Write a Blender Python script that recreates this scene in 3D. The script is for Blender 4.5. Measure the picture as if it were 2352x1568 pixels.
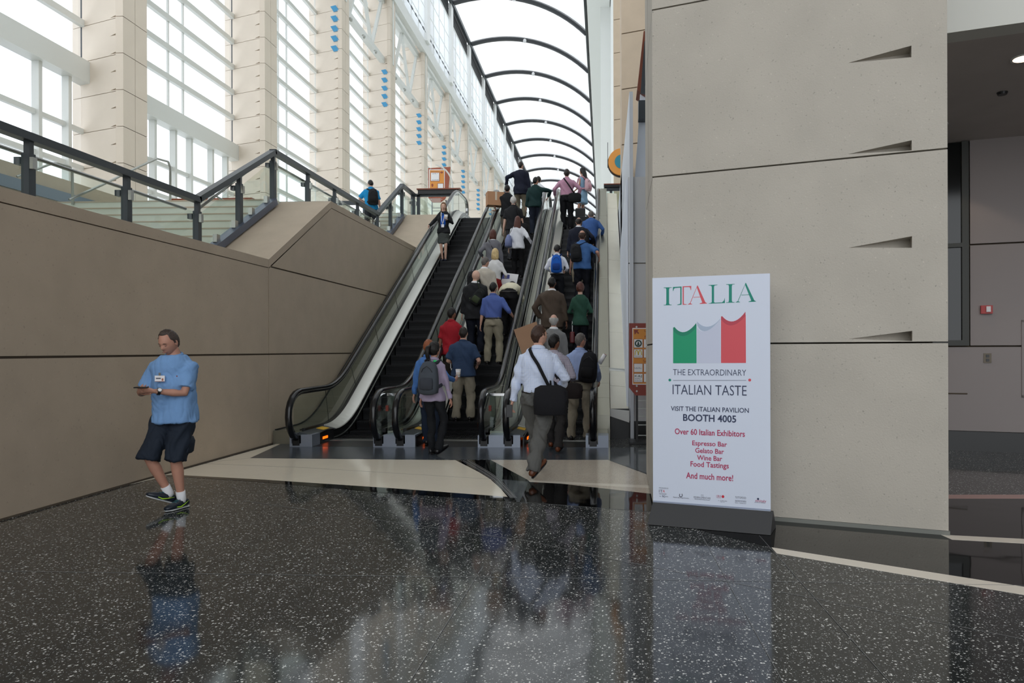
import bpy, bmesh, math, random
import numpy as np
from mathutils import Vector, Matrix, noise
random.seed(7)
for _o in list(bpy.data.objects): bpy.data.objects.remove(_o)
SC = bpy.context.scene
COL = SC.collection
# ---------------- camera ----------------
F, CX, CY, YAW, ROLL, EYE = 1600.0, 1315.0, 804.0, math.atan(73/1600.0), -0.003, 1.5
cd = bpy.data.cameras.new('camera'); cam = bpy.data.objects.new('camera', cd); COL.objects.link(cam)
cd.sensor_width = 36; cd.lens = 36*F/2352
cd.shift_x = (1176-CX)/2352; cd.shift_y = (CY-784)/2352
cd.clip_start = .05; cd.clip_end = 600
RM = Matrix.Rotation(YAW, 3, 'Z') @ Matrix.Rotation(math.pi/2, 3, 'X') @ Matrix.Rotation(ROLL, 3, 'Z')
cam.matrix_world = Matrix.Translation((0, 0, EYE)) @ RM.to_4x4()
SC.camera = cam
EY = Vector((0, 0, EYE))
def ray(px, py): return RM @ Vector(((px-CX)/F, -(py-CY)/F, -1))
def on_z(px, py, z=0.0):
    d = ray(px, py); return EY + d*((z-EYE)/d.z)
def on_y(px, py, y):
    d = ray(px, py); return EY + d*(y/d.y)
def on_x(px, py, x):
    d = ray(px, py); return EY + d*(x/d.x)
def on_plane(px, py, p, n):
    d = ray(px, py); return EY + d*((Vector(p)-EY).dot(n)/d.dot(n))
# ---------------- world / exposure ----------------
w = bpy.data.worlds.new('sky'); SC.world = w; w.use_nodes = True
bg = w.node_tree.nodes['Background']
bg.inputs[0].default_value = (0.93, 0.965, 1.0, 1); bg.inputs[1].default_value = 2.1
SC.view_settings.view_transform = 'Standard'; SC.view_settings.look = 'None'
SC.view_settings.gamma = 1; SC.view_settings.use_curve_mapping = False
SC.view_settings.exposure = 0.0
SC.cycles.max_bounces = 7; SC.cycles.transparent_max_bounces = 24
SC.cycles.diffuse_bounces = 4; SC.cycles.glossy_bounces = 4
SC.cycles.use_denoising = True
SC.cycles.sample_clamp_indirect = 8
# ---------------- materials ----------------
MATS = {}
def srgb(h):
    if isinstance(h, str):
        h = h.lstrip('#'); c = [int(h[i:i+2], 16)/255 for i in (0, 2, 4)]
    else: c = [v/255 for v in h]
    return tuple(v/12.92 if v <= .04045 else ((v+.055)/1.055)**2.4 for v in c)
def mat(name, col, rough=.6, metal=0.0, var=0.0, vscale=3.0, bump=0.0, bscale=60.0, speck=0.0, sscale=120, spec=.5, emit=0.0, specdark=None):
    if name in MATS: return MATS[name]
    m = bpy.data.materials.new(name); MATS[name] = m; m.use_nodes = True
    nt = m.node_tree; N = nt.nodes; L = nt.links; b = N['Principled BSDF']
    c = srgb(col)
    b.inputs['Base Color'].default_value = (*c, 1)
    b.inputs['Roughness'].default_value = rough
    b.inputs['Metallic'].default_value = metal
    b.inputs['Specular IOR Level'].default_value = spec
    if emit:
        b.inputs['Emission Color'].default_value = (*c, 1); b.inputs['Emission Strength'].default_value = emit
    tc = N.new('ShaderNodeTexCoord'); src = None
    if var or speck:
        n = N.new('ShaderNodeTexNoise'); n.inputs['Scale'].default_value = vscale; n.inputs['Detail'].default_value = 5
        L.new(tc.outputs['Object'], n.inputs['Vector'])
        mr = N.new('ShaderNodeMapRange'); mr.inputs[1].default_value = .3; mr.inputs[2].default_value = .7
        mr.inputs[3].default_value = 1-var; mr.inputs[4].default_value = 1+var
        L.new(n.outputs['Fac'], mr.inputs[0])
        vm = N.new('ShaderNodeVectorMath'); vm.operation = 'SCALE'; vm.inputs[0].default_value = c
        L.new(mr.outputs[0], vm.inputs['Scale']); src = vm.outputs[0]
        if speck:
            v = N.new('ShaderNodeTexVoronoi'); v.inputs['Scale'].default_value = sscale
            L.new(tc.outputs['Object'], v.inputs['Vector'])
            cr = N.new('ShaderNodeValToRGB'); e = cr.color_ramp.elements
            e[0].position = .0; e[0].color = (1-speck*1.6,)*3+(1,); e[1].position = .12; e[1].color = (1, 1, 1, 1)
            e2 = cr.color_ramp.elements.new(.9); e2.color = (1, 1, 1, 1); e3 = cr.color_ramp.elements.new(1.0); e3.color = (1+speck,)*3+(1,)
            L.new(v.outputs['Color'], cr.inputs[0])
            mm = N.new('ShaderNodeVectorMath'); mm.operation = 'MULTIPLY'
            L.new(src, mm.inputs[0]); L.new(cr.outputs[0], mm.inputs[1]); src = mm.outputs[0]
        L.new(src, b.inputs['Base Color'])
    if bump:
        n2 = N.new('ShaderNodeTexNoise'); n2.inputs['Scale'].default_value = bscale; n2.inputs['Detail'].default_value = 3
        L.new(tc.outputs['Object'], n2.inputs['Vector'])
        bp = N.new('ShaderNodeBump'); bp.inputs['Strength'].default_value = bump; bp.inputs['Distance'].default_value = .01
        L.new(n2.outputs['Fac'], bp.inputs['Height']); L.new(bp.outputs[0], b.inputs['Normal'])
    return m
def glass(name, tint, refl=.06, haze=0.0, hcol=(.9, .95, 1)):
    m = bpy.data.materials.new(name); m.use_nodes = True; nt = m.node_tree; N = nt.nodes; L = nt.links
    for n in list(N):
        if n.type != 'OUTPUT_MATERIAL': N.remove(n)
    out = N['Material Output']
    t = N.new('ShaderNodeBsdfTransparent'); t.inputs[0].default_value = (*tint, 1)
    g = N.new('ShaderNodeBsdfGlossy'); g.inputs['Roughness'].default_value = .02
    fr = N.new('ShaderNodeLayerWeight'); fr.inputs[0].default_value = .5
    pw = N.new('ShaderNodeMath'); pw.operation = 'POWER'; pw.inputs[1].default_value = 4.5; L.new(fr.outputs['Facing'], pw.inputs[0])
    ma = N.new('ShaderNodeMath'); ma.operation = 'MULTIPLY_ADD'; ma.inputs[1].default_value = .9; ma.inputs[2].default_value = refl; L.new(pw.outputs[0], ma.inputs[0])
    mx = N.new('ShaderNodeMixShader'); L.new(ma.outputs[0], mx.inputs[0]); L.new(t.outputs[0], mx.inputs[1]); L.new(g.outputs[0], mx.inputs[2])
    last = mx
    if haze:
        d = N.new('ShaderNodeBsdfTranslucent'); d.inputs[0].default_value = (*hcol, 1)
        m2 = N.new('ShaderNodeMixShader'); m2.inputs[0].default_value = haze
        L.new(mx.outputs[0], m2.inputs[1]); L.new(d.outputs[0], m2.inputs[2]); last = m2
    L.new(last.outputs[0], out.inputs[0])
    return m
def terrazzo(name, base, chip, amount=.2, scale=95, rough=.06, size=.38, chip2=None, bvar=.1):
    m = bpy.data.materials.new(name); m.use_nodes = True; nt = m.node_tree; N = nt.nodes; L = nt.links
    b = N['Principled BSDF']; b.inputs['Roughness'].default_value = rough; b.inputs['IOR'].default_value = 1.5
    tc = N.new('ShaderNodeTexCoord'); cur = None
    nb = N.new('ShaderNodeTexNoise'); nb.inputs['Scale'].default_value = 2.2; nb.inputs['Detail'].default_value = 1; L.new(tc.outputs['Object'], nb.inputs['Vector'])
    bp = N.new('ShaderNodeBump'); bp.inputs['Strength'].default_value = .35; bp.inputs['Distance'].default_value = .006; L.new(nb.outputs['Fac'], bp.inputs['Height']); L.new(bp.outputs[0], b.inputs['Normal'])
    n = N.new('ShaderNodeTexNoise'); n.inputs['Scale'].default_value = 30; L.new(tc.outputs['Object'], n.inputs['Vector'])
    mr = N.new('ShaderNodeMapRange'); mr.inputs[3].default_value = 1-bvar; mr.inputs[4].default_value = 1+bvar; L.new(n.outputs['Fac'], mr.inputs[0])
    vm = N.new('ShaderNodeVectorMath'); vm.operation = 'SCALE'; vm.inputs[0].default_value = srgb(base); L.new(mr.outputs[0], vm.inputs['Scale']); cur = vm.outputs[0]
    for i, (sc, am, c) in enumerate(((scale, amount, chip), (scale*1.9, amount*.8, chip2 or chip))):
        v = N.new('ShaderNodeTexVoronoi'); v.inputs['Scale'].default_value = sc; v.inputs['Randomness'].default_value = 1
        L.new(tc.outputs['Object'], v.inputs['Vector'])
        sp = N.new('ShaderNodeSeparateColor'); L.new(v.outputs['Color'], sp.inputs[0])
        a = N.new('ShaderNodeMath'); a.operation = 'GREATER_THAN'; a.inputs[1].default_value = 1-am; L.new(sp.outputs[0], a.inputs[0])
        sz = N.new('ShaderNodeMath'); sz.operation = 'MULTIPLY'; sz.inputs[1].default_value = size*1.6; L.new(sp.outputs[1], sz.inputs[0])
        ls = N.new('ShaderNodeMath'); ls.operation = 'LESS_THAN'; L.new(v.outputs['Distance'], ls.inputs[0]); L.new(sz.outputs[0], ls.inputs[1])
        mu = N.new('ShaderNodeMath'); mu.operation = 'MULTIPLY'; L.new(a.outputs[0], mu.inputs[0]); L.new(ls.outputs[0], mu.inputs[1])
        mu2 = N.new('ShaderNodeMath'); mu2.operation = 'MULTIPLY'; L.new(mu.outputs[0], mu2.inputs[0]); L.new(sp.outputs[2], mu2.inputs[1])
        mx = N.new('ShaderNodeMix'); mx.data_type = 'RGBA'; L.new(mu2.outputs[0], mx.inputs[0]); L.new(cur, mx.inputs[6]); mx.inputs[7].default_value = (*srgb(c), 1); cur = mx.outputs[2]
    L.new(cur, b.inputs['Base Color'])
    return m
# ---------------- mesh helpers ----------------
W = {}
def mesh_of(name, V, Fc, m, smooth=False):
    me = bpy.data.meshes.new(name); me.from_pydata([tuple(v) for v in V], [], Fc); me.update()
    if m: me.materials.append(m)
    if smooth: me.polygons.foreach_set('use_smooth', [True]*len(me.polygons))
    return me
def add(name, me, parent=None, loc=(0, 0, 0), rot=(0, 0, 0)):
    o = bpy.data.objects.new(name, me); COL.objects.link(o); o.location = loc; o.rotation_euler = rot
    M = Matrix.Translation(loc) @ o.rotation_euler.to_matrix().to_4x4()
    if parent: o.parent = parent; M = W[parent.name] @ M
    W[o.name] = M
    return o
def tag(o, label=None, cat=None, group=None, kind=None):
    for k, v in (('label', label), ('category', cat), ('group', group), ('kind', kind)):
        if v: o[k] = v
    return o
def thing(name, label, cat, loc=(0, 0, 0), rz=0.0, group=None):
    return tag(add(name, None, None, loc, (0, 0, rz)), label, cat, group)
def struct(name, label=None, loc=(0, 0, 0)):
    return tag(add(name, None, None, loc), label, None, None, 'structure')
class MB:
    def __init__(s): s.V = []; s.F = []
    def add(s, V, Fc):
        k = len(s.V); s.V += [Vector(v) for v in V]; s.F += [tuple(i+k for i in f) for f in Fc]; return s
    def box(s, x0, x1, y0, y1, z0, z1, M=None):
        V = [Vector((x, y, z)) for z in (z0, z1) for y in (y0, y1) for x in (x0, x1)]
        if M: V = [M @ v for v in V]
        return s.add(V, [(0, 2, 3, 1), (4, 5, 7, 6), (0, 1, 5, 4), (2, 6, 7, 3), (0, 4, 6, 2), (1, 3, 7, 5)])
    def prism(s, poly, off, M=None):
        """poly: list of 3D points; off: extrusion vector"""
        n = len(poly); P = [Vector(p) for p in poly]; off = Vector(off)
        V = P+[p+off for p in P]
        if M: V = [M @ v for v in V]
        return s.add(V, [tuple(range(n-1, -1, -1)), tuple(range(n, 2*n))]+[(i, (i+1) % n, (i+1) % n+n, i+n) for i in range(n)])
    def bar(s, a, b, w, h=None, up=(0, 0, 1)):
        a = Vector(a); b = Vector(b); h = h or w; d = (b-a).normalized(); u = Vector(up)
        if abs(d.dot(u)) > .99: u = Vector((0, 1, 0))
        x = d.cross(u).normalized()*(w/2); y = x.cross(d).normalized()*(h/2)
        V = [p+i*x+j*y for p in (a, b) for (i, j) in ((-1, -1), (1, -1), (1, 1), (-1, 1))]
        return s.add(V, [(0, 1, 2, 3), (7, 6, 5, 4), (0, 4, 5, 1), (1, 5, 6, 2), (2, 6, 7, 3), (3, 7, 4, 0)])
    def tube(s, pts, rad, n=12, rx=None, cap=True, up=None, sq=0.0):
        """tube through pts; rad list or number (or (a,b) pairs); closed ends"""
        P = [Vector(p) for p in pts]; m = len(P)
        R = list(rad) if hasattr(rad, '__len__') else [rad]*m
        u = None; k = len(s.V); rings = []
        for i, p in enumerate(P):
            t = (P[min(i+1, m-1)]-P[max(i-1, 0)])
            t = t.normalized() if t.length > 1e-9 else Vector((0, 0, 1))
            if u is None:
                ref = Vector(up) if up else (Vector((0, 1, 0)) if abs(t.y) < .9 else Vector((1, 0, 0)))
                u = (ref-t*ref.dot(t)).normalized()
            else:
                u = (u-t*u.dot(t)); u = u.normalized() if u.length > 1e-6 else t.orthogonal().normalized()
            v = t.cross(u)
            a, b = R[i] if hasattr(R[i], '__len__') else (R[i], R[i])
            ring = []
            for j in range(n):
                c, q = math.cos(2*math.pi*j/n), math.sin(2*math.pi*j/n)
                if sq:
                    e = 1-sq; c = math.copysign(abs(c)**e, c); q = math.copysign(abs(q)**e, q)
                s.V.append(p+u*(b*c)+v*(a*q)); ring.append(len(s.V)-1)
            rings.append(ring)
        for i in range(m-1):
            for j in range(n):
                s.F.append((rings[i][j], rings[i][(j+1) % n], rings[i+1][(j+1) % n], rings[i+1][j]))
        if cap:
            s.F.append(tuple(reversed(rings[0]))); s.F.append(tuple(rings[-1]))
        return s
    def sphere(s, c, r, n=12, m=8, M=None):
        r = r if hasattr(r, '__len__') else (r, r, r); c = Vector(c); V = [Vector((0, 0, -r[2]))]
        for i in range(1, m):
            a = -math.pi/2+math.pi*i/m
            for j in range(n):
                b = 2*math.pi*j/n; V.append(Vector((r[0]*math.cos(a)*math.cos(b), r[1]*math.cos(a)*math.sin(b), r[2]*math.sin(a))))
        V.append(Vector((0, 0, r[2])))
        if M: V = [M @ v for v in V]
        V = [v+c for v in V]; Fc = []
        for j in range(n):
            Fc.append((0, 1+(j+1) % n, 1+j)); q = 1+(m-2)*n; Fc.append((q+j, q+(j+1) % n, len(V)-1))
            for i in range(m-2): Fc.append((1+i*n+j, 1+i*n+(j+1) % n, 1+(i+1)*n+(j+1) % n, 1+(i+1)*n+j))
        return s.add(V, Fc)
    def sweep(s, prof, path):
        """prof: closed list of (x, dz); path: list of (Y, z)"""
        n = len(prof); k = len(s.V)
        for (Y, z) in path:
            for (x, dz) in prof: s.V.append(Vector((x, Y, z+dz)))
        m = len(path)
        for i in range(m-1):
            for j in range(n):
                s.F.append((k+i*n+j, k+(i+1)*n+j, k+(i+1)*n+(j+1) % n, k+i*n+(j+1) % n))
        s.F.append(tuple(k+j for j in range(n))); s.F.append(tuple(k+(m-1)*n+j for j in reversed(range(n))))
        return s
    def mesh(s, name, m, smooth=False, M=None, bev=0):
        V = [M @ v for v in s.V] if M else s.V
        me = mesh_of(name, V, s.F, m, smooth)
        bm = bmesh.new(); bm.from_mesh(me); bmesh.ops.recalc_face_normals(bm, faces=bm.faces)
        if bev: bmesh.ops.bevel(bm, geom=bm.edges[:], offset=bev, segments=1, affect='EDGES', clamp_overlap=True)
        bm.to_mesh(me); bm.free()
        return me
    def build(s, name, m, parent=None, smooth=False, world=True, bev=0):
        M = W[parent.name].inverted() if (parent and world) else None
        return add(name, s.mesh(name, m, smooth, M, bev), parent)
    def top(s, name, m, label, cat, group=None, smooth=False, bev=0):
        """one-mesh thing, origin at its base"""
        c = Vector((sum(v.x for v in s.V)/len(s.V), sum(v.y for v in s.V)/len(s.V), min(v.z for v in s.V)))
        return tag(add(name, s.mesh(name, m, smooth, Matrix.Translation(-c), bev), None, c), label, cat, group)
def smoothstep(a, b, x):
    t = min(1, max(0, (x-a)/(b-a))); return t*t*(3-2*t)
# palette
M_conc = mat('precast concrete', (178, 163, 144), .75, var=.05, vscale=2.5, bump=.15, bscale=90, speck=.12, sscale=70)
M_pier = mat('pier concrete', (184, 178, 167), .8, var=.05, vscale=2, bump=.3, bscale=70, speck=.22, sscale=95)
M_col = mat('column precast', (216, 204, 189), .75, var=.03, vscale=1.2)
M_joint = mat('joint sealant', (84, 74, 62), .9)
M_white = mat('white painted steel', (214, 216, 212), .4, spec=.4)
M_dark = mat('charcoal steel', (62, 68, 73), .38, metal=.3)
M_black = mat('black plastic', (22, 23, 26), .35)
M_rubber = mat('handrail rubber', (20, 21, 24), .22)
M_steel = mat('brushed stainless', (176, 178, 174), .28, metal=.9)
M_chrome = mat('polished steel trim', (205, 207, 208), .15, metal=1)
M_plate = mat('satin aluminium plate', (150, 158, 172), .4, metal=.6)
M_deck = mat('satin steel deck', (150, 149, 138), .3, metal=.85)
M_glass = glass('balustrade glass', (.84, .92, .885))
M_win = glass('window glass', (.97, .985, 1.0), haze=.0)
M_roofg = glass('roof glazing', (.56, .57, .57), haze=.15, hcol=(.8, .81, .82))
M_wood = mat('brown shelf laminate', (128, 66, 42), .4)
M_red = mat('sign red brown', (142, 60, 48), .5)
M_orange = mat('sign orange', (222, 148, 62), .5)
M_paper = mat('white paper', (238, 238, 240), .7)
# =============== FLOOR ===============
T_main = terrazzo('charcoal terrazzo', (42, 45, 45), (232, 232, 228), .34, 88, .08, .40, chip2=(160, 164, 164))
T_beige = terrazzo('beige terrazzo', (240, 231, 212), (246, 240, 226), .3, 120, .10, .4, bvar=.03)
T_pink = terrazzo('speckled tan terrazzo', (214, 203, 188), (140, 130, 120), .45, 110, .08, .4)
T_black = terrazzo('black terrazzo', (14, 15, 16), (44, 44, 44), .1, 100, .04, .3)
T_grey = terrazzo('grey terrazzo', (84, 90, 94), (130, 134, 138), .3, 120, .08, .4)
T_slab = mat('slate grey entry slab', (66, 72, 80), .22, var=.12, vscale=4)
M_strip = mat('white terrazzo strip', (238, 230, 216), .12, var=.03)
M_pinkst = mat('pink terrazzo strip', (190, 150, 142), .12)
M_div = mat('zinc divider', (120, 122, 122), .4, metal=.2)
fl = struct('floor')
MB().box(-30, 30, -12, 11.9, -.12, 0).box(-30, 30, 11.9, 30, -.12, -.0005).build('floor_slab', T_main, fl)
def slab(name, pts, m, h=.0012, lab=None):
    P = [on_z(x, y) for x, y in pts]
    b = MB(); b.prism([(p.x, p.y, .0002) for p in P], (0, 0, h)); o = b.build(name, m, fl)
    if lab: o['label'] = lab
    return o
slab('terrazzo_field', [(300, 1112), (661, 1012), (574, 1052), (1046, 1056.5), (1100, 1084), (1126, 1100), (1150, 1122), (1166, 1141), (900, 1121), (600, 1101), (396, 1090)], T_beige, .0012, 'beige terrazzo field')
slab('terrazzo_band', [(370, 1092), (396, 1090), (600, 1101), (900, 1121), (1166, 1141), (1187, 1152), (900, 1133), (600, 1107)], T_black, .0014, 'black terrazzo band')
slab('terrazzo_field', [(1046, 1056.5), (1127, 1056), (1217, 1105), (1620, 1128), (1620, 1180), (1500, 1175), (1187, 1152), (1166, 1141), (1150, 1122), (1126, 1100), (1100, 1084)], T_black, .0010, 'black terrazzo field')
slab('terrazzo_field', [(1153, 1101), (1215, 1106), (1194, 1152), (1187, 1152)], T_grey, .0018, 'grey terrazzo wedge')
slab('terrazzo_field', [(1127, 1056), (1396, 1056), (1500, 1095), (1640, 1140), (1640, 1150), (1213, 1102)], T_pink, .0016, 'speckled tan terrazzo field')
slab('terrazzo_strip', [(1213, 1103), (1640, 1121), (1640, 1129), (1217, 1106.5)], M_strip, .0018, 'pale strip between tan and black terrazzo')
slab('terrazzo_field', [(1396, 1028), (1700, 1028), (1700, 1160), (1396, 1056)], T_grey, .0014, 'grey speckled terrazzo')
slab('entry_slab', [(661, 1012), (700, 1010), (1396, 1012), (1396, 1056), (574, 1052)], T_slab, .0022, 'slate grey escalator landing slab')
slab('terrazzo_field', [(1606, 1218), (1560, 1180), (1760, 1160), (2420, 1160), (2700, 1240), (2700, 1400), (2352, 1347.5), (1772, 1257)], T_black, .0010, 'black terrazzo field around the pier')
slab('terrazzo_strip', [(1772, 1257), (2352, 1347.5), (2700, 1402), (2700, 1424), (2352, 1366), (1784, 1270.6)], M_strip, .0016, 'white terrazzo strip')
slab('terrazzo_strip', [(2161, 1228), (2600, 1250), (2600, 1262), (2187, 1239.4)], M_strip, .0018, 'short pale strip beside the pier')
slab('terrazzo_field', [(2000, 1137), (2700, 1137), (2700, 1250), (2352, 1241), (2161, 1228), (2000, 1215)], T_black, .0012, 'black terrazzo behind the pier')
slab('terrazzo_strip', [(2100, 1136), (2500, 1136), (2500, 1145), (2100, 1145)], M_pinkst, .0018, 'pink terrazzo strip')
for k in range(5):   # fine pale divider lines in the curved black band
    dx = 4+5*k
    pts = [(1050+dx+5, 1057), (1100+dx, 1084), (1126+dx*.9, 1100), (1150+dx*.7, 1122), (1170+dx*.7, 1143)]
    P = [on_z(x, y) for x, y in pts]; b = MB()
    for a, c in zip(P, P[1:]): b.bar((a.x, a.y, .0021), (c.x, c.y, .0021), .012 if k % 2 else .006, .0008)
    b.build('divider_strip', M_div, fl)
for pts in ([(1606, 1218), (1800, 1570)], [(1744, 1230), (2046, 1570)], [(560, 1150), (1227, 1245), (1400, 1283), (2157, 1430), (2500, 1497)],
            [(-300, 1308), (1400, 1329), (2500, 1347)], [(430, 1063), (700, 1074), (1140, 1101)], [(1187, 1152), (1500, 1176), (1610, 1184)], [(940, 1568), (1110, 1300)], [(574, 1052), (430, 1066)]):
    P = [on_z(x, y) for x, y in pts]; b = MB()
    for a, c in zip(P, P[1:]): b.bar((a.x, a.y, .0024), (c.x, c.y, .0024), .0035, .0008)
    b.build('divider_strip', M_div, fl)

# =============== LEFT WALL (parapet block) ===============
XW = -5.37; XP = -6.37
Z1, Z2, Z3 = 2.97, 4.45, 5.9
def wedge_wall(poly, name, parent, m=M_conc, x0=XW, x1=XP, bev=0):
    return MB().prism([(x0, y, z) for y, z in poly], (x1-x0, 0, 0)).build(name, m, parent, bev=bev)
wl = struct('wall_left')
g = .012; CH = .13
def cope(Y): # height of coping underside
    return 0
# backing (dark joints show it)
MB().prism([(XW-.02, y, z) for y, z in ((-14, 0), (19.4, 0), (19.4, 4.3), (13.45, 4.3), (10.9, 2.85), (-14, 2.85))], (-.9, 0, 0)).build('wall_backing', M_joint, wl)
yj = 10.93
def panel(poly): wedge_wall(poly, 'wall_panel', wl, x1=XW-.05)
panel([(-14, 0), (yj-9.5, 0), (yj-9.5, 1.45-g), (-14, 1.45-g)]); panel([(yj-9.5+2*g, 0), (yj-g, 0), (yj-g, 1.45-g), (yj-9.5+2*g, 1.45-g)])
panel([(-14, 1.45+g), (yj-9.5, 1.45+g), (yj-9.5, 2.97-CH-g), (-14, 2.97-CH-g)]); panel([(yj-9.5+2*g, 1.45+g), (yj-g, 1.45+g), (yj-g, 2.97-CH-g), (yj-9.5+2*g, 2.97-CH-g)])
panel([(yj+g, 0), (22.5, 0), (22.5, 1.45-g), (yj+g, 1.45-g)])
panel([(yj+g, 1.45+g), (22.5, 1.45+g), (22.5, 2.86-g), (yj+g, 2.86-g)])
panel([(yj+.06, 2.86+g), (19.9, 2.86+g), (19.9, 4.45-CH-g), (13.5, 4.45-CH-g)])
# coping pieces
def coping(a, b, thick=CH):
    (y0, z0), (y1, z1) = a, b
    wedge_wall([(y0, z0), (y1, z1), (y1, z1-thick), (y0, z0-thick)], 'coping_panel', wl, x1=XP)
coping((-14, Z1), (yj, Z1)); coping((yj+.006, Z1), (13.5, Z2), .15); coping((13.506, Z2), (19.72, Z2)); coping((19.726, Z2), (22.3, Z3), .15); coping((22.306, Z3), (23.2, Z3), .15)
wedge_wall([(19.75, 2.86), (23.2, 2.86), (23.2, 5.76), (22.3, 5.74), (19.9, 4.36)], 'wall_panel', wl, x1=XW-.05)
# body behind the parapet
MB().prism([(XP+.03, y, z) for y, z in ((-14, 0), (23.2, 0), (23.2, 5.75), (22.3, 5.75), (19.72, 4.3), (13.5, 4.3), (yj, 2.82), (-14, 2.82))], (.9, 0, 0)).build('wall_core', M_conc, wl)
# thin dark strip along the base of the wall
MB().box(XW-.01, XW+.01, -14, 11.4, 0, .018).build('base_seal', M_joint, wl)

# =============== STAIRS behind the parapet ===============
M_step = mat('pale stair terrazzo', (206, 208, 196), .5, var=.03)
st = struct('floor_stairs')
MB().box(-17.7, XP, -6, yj, Z1-.6, Z1-.35).build('landing', M_step, st)
def flight(y0, y1, z0, z1, n):
    for i in range(n):
        a = y0+(y1-y0)*i/n; z = z0+(z1-z0)*(i+1)/n
        MB().box(-17.7, XP-.02, a, y1+.3, z-(z1-z0)/n-.02, z).build('stair_tread', M_step, st)
        MB().box(-17.7, XP-.02, a-.015, a+.0, z-.022, z+.001).build('tread_nosing', M_conc, st)
flight(yj, 13.5, Z1-.35, Z2, 10)
MB().box(-17.7, XP-.02, 13.5, 19.72, Z2-.3, Z2).build('landing', M_step, st)
flight(19.72, 22.3, Z2, Z3, 8)
fu = struct('floor_upper')
MB().box(-19, XP, 22.3, 190, Z3-.5, Z3).build('upper_slab', M_step, fu)
MB().box(XP, 8, 23.75, 190, Z3-.5, Z3).build('upper_slab', M_step, fu)
# low side wall with blue-grey band seen through the glass
lw = struct('wall_stair_side')
MB().prism([(-12.2, y, z) for y, z in ((-6, 2.6), (19.0, 2.6), (19.9, 5.0), (19.0, 5.4), (-6, 5.4))], (-.3, 0, 0)).build('side_panel', M_conc, lw)
MB().box(-12.19, -12.15, -6, 18.9, 4.86, 5.1).build('band', mat('blue grey band', (112, 124, 138), .4), lw)

# =============== LEFT COLUMNS ===============
SK = Vector((-.9445, .3285, 0))      # direction of the angled front faces
COLX = -15.7; CW = 2.5; CD = 1.2; PH = 1.2
def col_panel(name, notch=True, both=False):
    """one precast panel: front face (skewed) with wedge notches, side face with vertical joint"""
    h = PH-.02; b = MB(); A = Vector((0, 0, 0)); B = SK*CW
    up = Vector((0, 0, 1)); nrm = Vector((-SK.y, SK.x, 0)).normalized()
    if nrm.y > 0: nrm = -nrm
    inw = -nrm
    def fp(t, z, d=0): return SK*t+up*z+inw*d
    # slabs: left part, right rim and between notches
    t0, t1 = .19, .62; th = .10; dd = .20
    zs = [(.02, .02+th), (.02+PH/2, .02+PH/2+th)] if notch else []
    def quad(ta, tb, za, zb):
        V = [fp(ta, za), fp(tb, za), fp(tb, zb), fp(ta, zb)]; b.add(V, [(0, 1, 2, 3)])
    if not notch: quad(0, CW, 0, h)
    else:
        quad(0, t0, 0, h); quad(t1, CW, 0, h)
        z = 0
        for (a, c) in zs:
            quad(t0, t1, z, a)
            # wedge recess: tall at t0 (right), pinches at t1 (left)
            R0, R1, Lp = fp(t0, a), fp(t0, c), fp(t1, a+.02)
            D0, D1 = fp(t0, a, dd), fp(t0, c, dd)
            b.add([R0, R1, Lp, D0, D1, fp(t1, c), fp(t1, a)], [(0, 3, 4, 1), (1, 4, 2), (4, 3, 2), (3, 0, 2), (1, 2, 5), (0, 6, 2)])
            z = c
        quad(t0, t1, z, h)
    # side faces (two leaves with a vertical joint), top, bottom, back
    for ya, yb in ((0, CD*.48), (CD*.5, CD)):
        b.box(-.25, 0, ya, yb, 0, h)
    b.add([fp(0, 0), fp(CW, 0), fp(CW, 0)+Vector((0, CD, 0)), Vector((0, CD, 0))], [(0, 1, 2, 3)])
    b.add([fp(0, h), fp(CW, h), fp(CW, h)+Vector((0, CD, 0)), Vector((0, CD, h))], [(0, 1, 2, 3)])
    b.add([Vector((0, CD, 0)), Vector((0, CD, h)), fp(CW, h)+Vector((0, CD, 0)), fp(CW, 0)+Vector((0, CD, 0))], [(0, 1, 2, 3)])
    me = mesh_of(name, b.V, b.F, M_col)
    return me
PANEL = col_panel('panel'); PANEL_PLAIN = col_panel('panel_plain', notch=False)
core = MB().prism([(-.30, .35, 0), (SK*CW+Vector((-.02, .35, 0)))[:], (SK*CW+Vector((-.02, CD-.03, 0)))[:], (-.30, CD-.03, 0)], (0, 0, 36)).mesh('column_core', M_joint)
FARCOL = MB().prism([(0, 0, 0), (SK*CW)[:], (SK*CW+Vector((0, CD, 0)))[:], (0, CD, 0)], (0, 0, 35.5)).mesh('column_shaft', M_col)
M_blue = mat('cyan glass fin', (48, 138, 184), .35)
bl = MB(); bl.prism([(0, 0, 0), (SK*.42)[:], (SK*.66+Vector((.05, -.14, .30)))[:], (SK*.26+Vector((.05, -.14, .30)))[:]], (0, -.03, 0))
BLUE = bl.mesh('blue_fin', M_blue)
COLY = [12.55+9.55*i for i in range(19)]
for i, cy in enumerate(COLY):
    z0 = Z2-1.0
    t = tag(add('pier_column', None, None, (COLX, cy, 0)), None, None, None, 'structure')
    add('column_core', core, t, (0, 0, 2.0-z0*0))
    if i > 9:
        add('column_shaft', FARCOL, t, (0, 0, 0)); continue
    k = 0; z = 11.27-1.2*7
    while z < (33 if i < 3 else 35.5):
        if i < 3 and z > 27: break
        plain = (i >= 3 and z > 22.5)
        add('panel', PANEL_PLAIN if plain else PANEL, t, (0, 0, z+.01)); z += PH
    if i >= 3:
        for q in range(5):
            add('blue_fin', BLUE, t, (SK*.17+Vector((0, -.03, 19.55+.6*q)))[:])
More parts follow.
